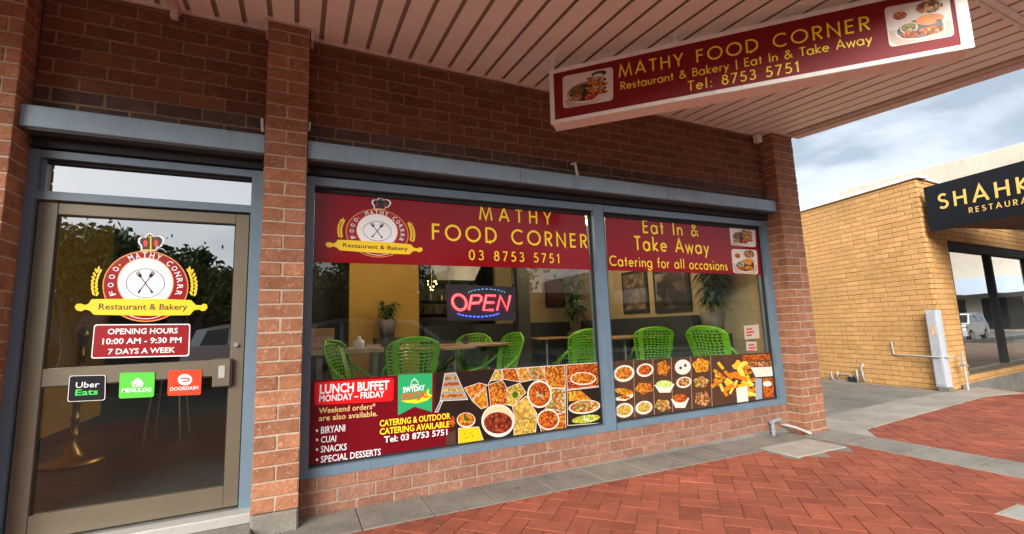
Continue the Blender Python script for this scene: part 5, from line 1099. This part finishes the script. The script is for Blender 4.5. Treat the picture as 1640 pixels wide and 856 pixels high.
ntext('SHAHK', (212, 548), (912, 412), (205, 438), .15)
ntext('RESTAURANT', (440, 578), (1020, 480), (436, 538), .15)
# cream rendered end wall of the next building, higher than the yellow one
cb = thing('cream_building', 'taller cream rendered building behind the yellow brick shop', 'building', (13.5, 4, -.4))
CXP = PL((12.5, 0, 0), (0, -1, 0))
pA = CXP.hit(1343, 305); pB = CXP.hit(1640, 231)
MB().box(18.2, 34, 2.6, pA.y + 6, -1, 3.2).ob('wall', M_cream, cb); MB().bbox(12.5, 34, pB.y - .6, pA.y, 3.22, (pA.z + pB.z) / 2, .01).ob('parapet', M_cream, cb)
# cabinet, conduits, taps on the yellow wall
cbn = thing('meter_cabinet', 'tall pale grey-blue meter cabinet standing at the corner of the yellow brick shop', 'cabinet', NO + Vector((-.1, 0, -.25)))
along(NO, -nd, -.085, .075, .02, .14, -.235, .985, 'body', M_cab, cbn, .006); along(NO, -nd, -.07, .06, .14, .148, -.2, .95, 'door', M_cab, cbn, .003)
along(NO, -nd, -.04, .045, .148, .151, .58, .74, 'peeled_label', mat('label_remains', (.55, .42, .28), .8, nv=.3, ns=30), cbn, .001); along(NO, -nd, -.06, .10, .04, .14, -.33, -.236, 'foot', M_concdk, cbn)
cb_ = thing('wall_conduit', 'thin pale conduit running along the yellow brick wall to the cabinet', 'conduit', NO + nd * .7 + ZV * .2)
MB().tube([NO + nd * .76 - Vector((nd.y, -nd.x, 0)) * .02 + ZV * .46, NO + nd * .75 - Vector((nd.y, -nd.x, 0)) * .02 + ZV * .25, NO + nd * .72 - Vector((nd.y, -nd.x, 0)) * .02 + ZV * .235, NO + nd * -.02 - Vector((nd.y, -nd.x, 0)) * .18 + ZV * .24, NO + nd * -.18 - Vector((nd.y, -nd.x, 0)) * .02 + ZV * .24], .012, 8).ob('pipe', M_galv, cb_, smooth=True)
gp_ = thing('gas_riser', 'white riser pipe with a small tap in front of the yellow brick corner', 'pipe', NO + ne * .45 + Vector((0, -.15, -.32)))
c0 = NO + ne * .35 + Vector((0, -.12, 0)); MB().tube([c0 + ZV * -.34, c0 + ZV * .22], .016, 10).ob('riser', M_pipe, gp_); MB().tube([c0 + ZV * .1, c0 + ZV * .3 + Vector((-.02, 0, 0))], .018, 8).ob('upper_pipe', M_galv, gp_); MB().tube([c0 + Vector((-.14, 0, .12)), c0 + Vector((.1, 0, .06))], .02, 8).ob('tap', M_galv, gp_)
tg = thing('tap_cluster', 'cluster of grey pipes and taps at the foot of the yellow brick wall', 'pipes', NO + nd * 1.9 + ZV * -.3)
def sp(a, z, o_=.06): return NO + nd * a + Vector((-nd.y, nd.x, 0)) * o_ + ZV * z
def spx(u, v, o_=.06):
    p = PL(NO + Vector((-nd.y, nd.x, 0)) * o_, -nd).hit(u, v); return p
sx_ = lambda x, y: spx(1300 + x / 6.11, 520 + y / 6.11)
for pts, r in (([(505, 385), (482, 430), (498, 480), (520, 570)], .02), ([(438, 440), (455, 575)], .018), ([(250, 458), (256, 535)], .018), ([(190, 460), (200, 530), (230, 545), (340, 552), (380, 570), (455, 572)], .014), ([(255, 505), (310, 490), (370, 492), (400, 522), (440, 520)], .014), ([(455, 575), (522, 572)], .012)):
    MB().tube([sx_(*p) for p in pts], r, 8).ob('pipe', M_galv, tg, smooth=True)
p = sx_(410, 545); MB().bbox(p.x - .05, p.x + .03, p.y - .08, p.y + .08, p.z - .05, p.z + .06, .008).ob('meter', M_dark, tg)

# ------------------------------------------------------------------ across the street: what the glass reflects
def tree(x, y, h, cr, label, seed, n=12000, dens=.12):
    r = random.Random(seed); t = thing('street_tree', label, 'tree', (x, y, GZ(x) - .1)); z0 = GZ(x) - .15
    tb = MB().tube([(x, y, z0), (x + .1, y, z0 + h * .2), (x - .05, y + .1, z0 + h * .42)], [.26, .2, .15], 9); tips = []
    for k_ in range(9):
        a = k_ * 2.4; e_ = Vector((cos(a) * cr * r.uniform(.5, .95), sin(a) * cr * r.uniform(.5, .95), h * r.uniform(.62, .92))); b_ = Vector((x, y, z0)) + Vector((e_.x, e_.y, e_.z)); s_ = Vector((x, y, z0 + h * r.uniform(.25, .42)))
        tb.tube([s_, s_.lerp(b_, .5) + Vector((0, 0, .3)), b_], [.1, .06, .02], 6); tips.append(b_); tips.append(s_.lerp(b_, .65) + Vector((r.uniform(-.5, .5), r.uniform(-.5, .5), .2)))
    tips.append(Vector((x, y, z0 + h * .95)))
    tb.ob('trunk', M_bark, t); mb = MB()
    for i in range(n):
        c = tips[i % len(tips)]; R_ = cr * (.30 + .12 * ((i % len(tips)) % 3)); d = Vector((r.gauss(0, .45), r.gauss(0, .45), r.gauss(0, .33))) * R_
        p = c + d; a = Vector((r.gauss(0, 1), r.gauss(0, 1), r.gauss(0, 1))).normalized(); b = a.orthogonal().normalized(); s_ = dens * r.uniform(.6, 1.3); mb.add([p - a * s_, p + b * s_ * .6, p + a * s_, p - b * s_ * .6], [(0, 1, 2, 3)])
    mb.ob('crown', M_tree, t); return t
tree(-7.3, -16.6, 4.9, 2.3, 'broad dark tree across the street, mirrored in the door glass', 21)
tree(-3.9, -16.9, 4.4, 1.9, 'lower spreading tree across the street beside the broad one', 22)
tree(1.8, -18, 4.6, 2.6, 'dark tree across the street opposite the left window', 23)
tree(7.5, -17.5, 4.8, 2.6, 'dark tree across the street opposite the right window', 24)
ob_ = thing('opposite_building', 'long low dark building with a shop awning across the street', 'building', (0, -24, -.3))
MB().box(-30, 16, -30, -22, -.6, 3.1).ob('wall', mat('opposite_wall', (.06, .055, .05), .8, nv=.3, ns=.6), ob_); MB().box(-30, 16, -22, -19.6, 2.55, 2.8).ob('awning', M_intdark, ob_)
for i in range(12): MB().box(-28 + i * 3.6, -26 + i * 3.6, -22.02, -21.99, .2, 2.2).ob('window', G_car, ob_)
ob2 = thing('opposite_shops', 'long dark brick row of shops farther along the street', 'building', (35, -20, -.6))
MB().box(17, 60, -28, -19, -1, 4.4).ob('wall', mat('opposite_brick', (.13, .10, .08), .85), ob2); MB().box(17, 60, -19, -16.2, 2.1, 2.9).ob('fascia', mat('fascia_grey', (.12, .12, .13), .5), ob2); MB().box(17, 60, -18.98, -18.9, -1, 2.1).ob('shop_window', G_car, ob2)
ob3 = thing('corner_building', 'cream building with a pale blue fascia closing the far end of the street', 'building', (70, -8, -1))
MB().box(64, 80, -16, 6, -2, 7.5).ob('wall', M_cream, ob3); MB().box(61, 64, -16, 6, 2.6, 4.2).ob('fascia', mat('fascia_paleblue', (.5, .6, .72), .5), ob3)
for i in range(5): MB().box(63.9, 63.98, -15 + i * 4.2, -12 + i * 4.2, -.9, 2.2).ob('shop_window', G_car, ob3)
def car(x, y, rz, body, label):
    t = thing('parked_car', label, 'car', (x, y, GZ(x) - .14), 0, 'cars parked along the street'); M = Matrix.Translation((x, y, GZ(x) - .14)) @ Matrix.Rotation(rz, 4, 'Z')
    pr = [(-2.25, .35), (-2.3, .7), (-2.2, .98), (-1.0, 1.06), (1.9, 1.08), (2.22, .98), (2.28, .6), (2.2, .35)]
    for nm, pts, w0, w1, m in (('body', pr, .9, .9, body), ('cabin', [(-1.15, 1.05), (-.45, 1.58), (1.3, 1.64), (1.95, 1.5), (2.1, 1.06)], .86, .70, body)):
        n = len(pts); vs = [(a, s * (w0 if b < 1.2 else w1), b) for s in (-1, 1) for a, b in pts]
        mb = MB().add([M @ Vector(v) for v in vs], [tuple(range(n)), tuple(range(n, 2 * n))[::-1]] + [(i, i + n, (i + 1) % n + n, (i + 1) % n) for i in range(n)]); mb.ob(nm, m, t)
    for s in (-1, 1):
        for k_, pts in enumerate(([(-.95, 1.1), (-.40, 1.5), (.2, 1.53), (.2, 1.1)], [(.28, 1.1), (.28, 1.53), (1.15, 1.55), (1.15, 1.1)], [(1.23, 1.1), (1.23, 1.55), (1.7, 1.48), (1.85, 1.1)])):
            mb = MB(); vs = [M @ Vector((a, s * (.87 - (b - 1.05) * .29 + .012), b)) for a, b in pts]; mb.add(vs, [(0, 1, 2, 3)]); mb.ob('window', G_car, t)
        for wx in (-1.4, 1.4):
            wh = MB().tube([M @ Vector((wx, s * .70, .34)), M @ Vector((wx, s * .92, .34))], .35, 22).ob('wheel', M_dark, t); MB().tube([M @ Vector((wx, s * .92, .34)), M @ Vector((wx, s * .935, .34))], .21, 16).ob('rim', M_steel, wh)
        MB().bbox(-2.27, -2.05, s * .78 - .12, s * .78 + .12, .72, .9, .02, M).ob('headlight', M_galv, t); MB().bbox(2.1, 2.27, s * .80 - .08, s * .80 + .08, .7, 1.0, .02, M).ob('tail_light', M_bred, t)
    mb = MB().add([M @ Vector(v) for v in ((-1.12, -.72, 1.09), (-1.12, .72, 1.09), (-.5, .62, 1.52), (-.5, -.62, 1.52))], [(0, 1, 2, 3)]); mb.v = [tuple(Vector(v) + Vector((-.02 * cos(rz), -.02 * sin(rz), .015))) for v in mb.v]; mb.ob('windscreen', G_car, t)
    return t
M_cs = mat('car_silver', (.28, .30, .33), .3, metal=.5, coat=.6); M_cd = mat('car_dark', (.24, .28, .34), .3, metal=.4, coat=.8); M_cw = mat('car_white', (.75, .76, .78), .3, coat=.6)
car(1.7, -8.4, pi, M_cd, 'dark estate car parked opposite the left window, mirrored in its glass')
car(-.9, -12.2, pi, M_cs, 'silver car parked on the far side of the street, mirrored in the door')
car(36.5, -6.0, 0, M_cw, 'white four wheel drive parked far along the street, mirrored in the neighbouring window')
car(30, -7.4, 0, M_cd, 'dark car parked beyond the white four wheel drive')
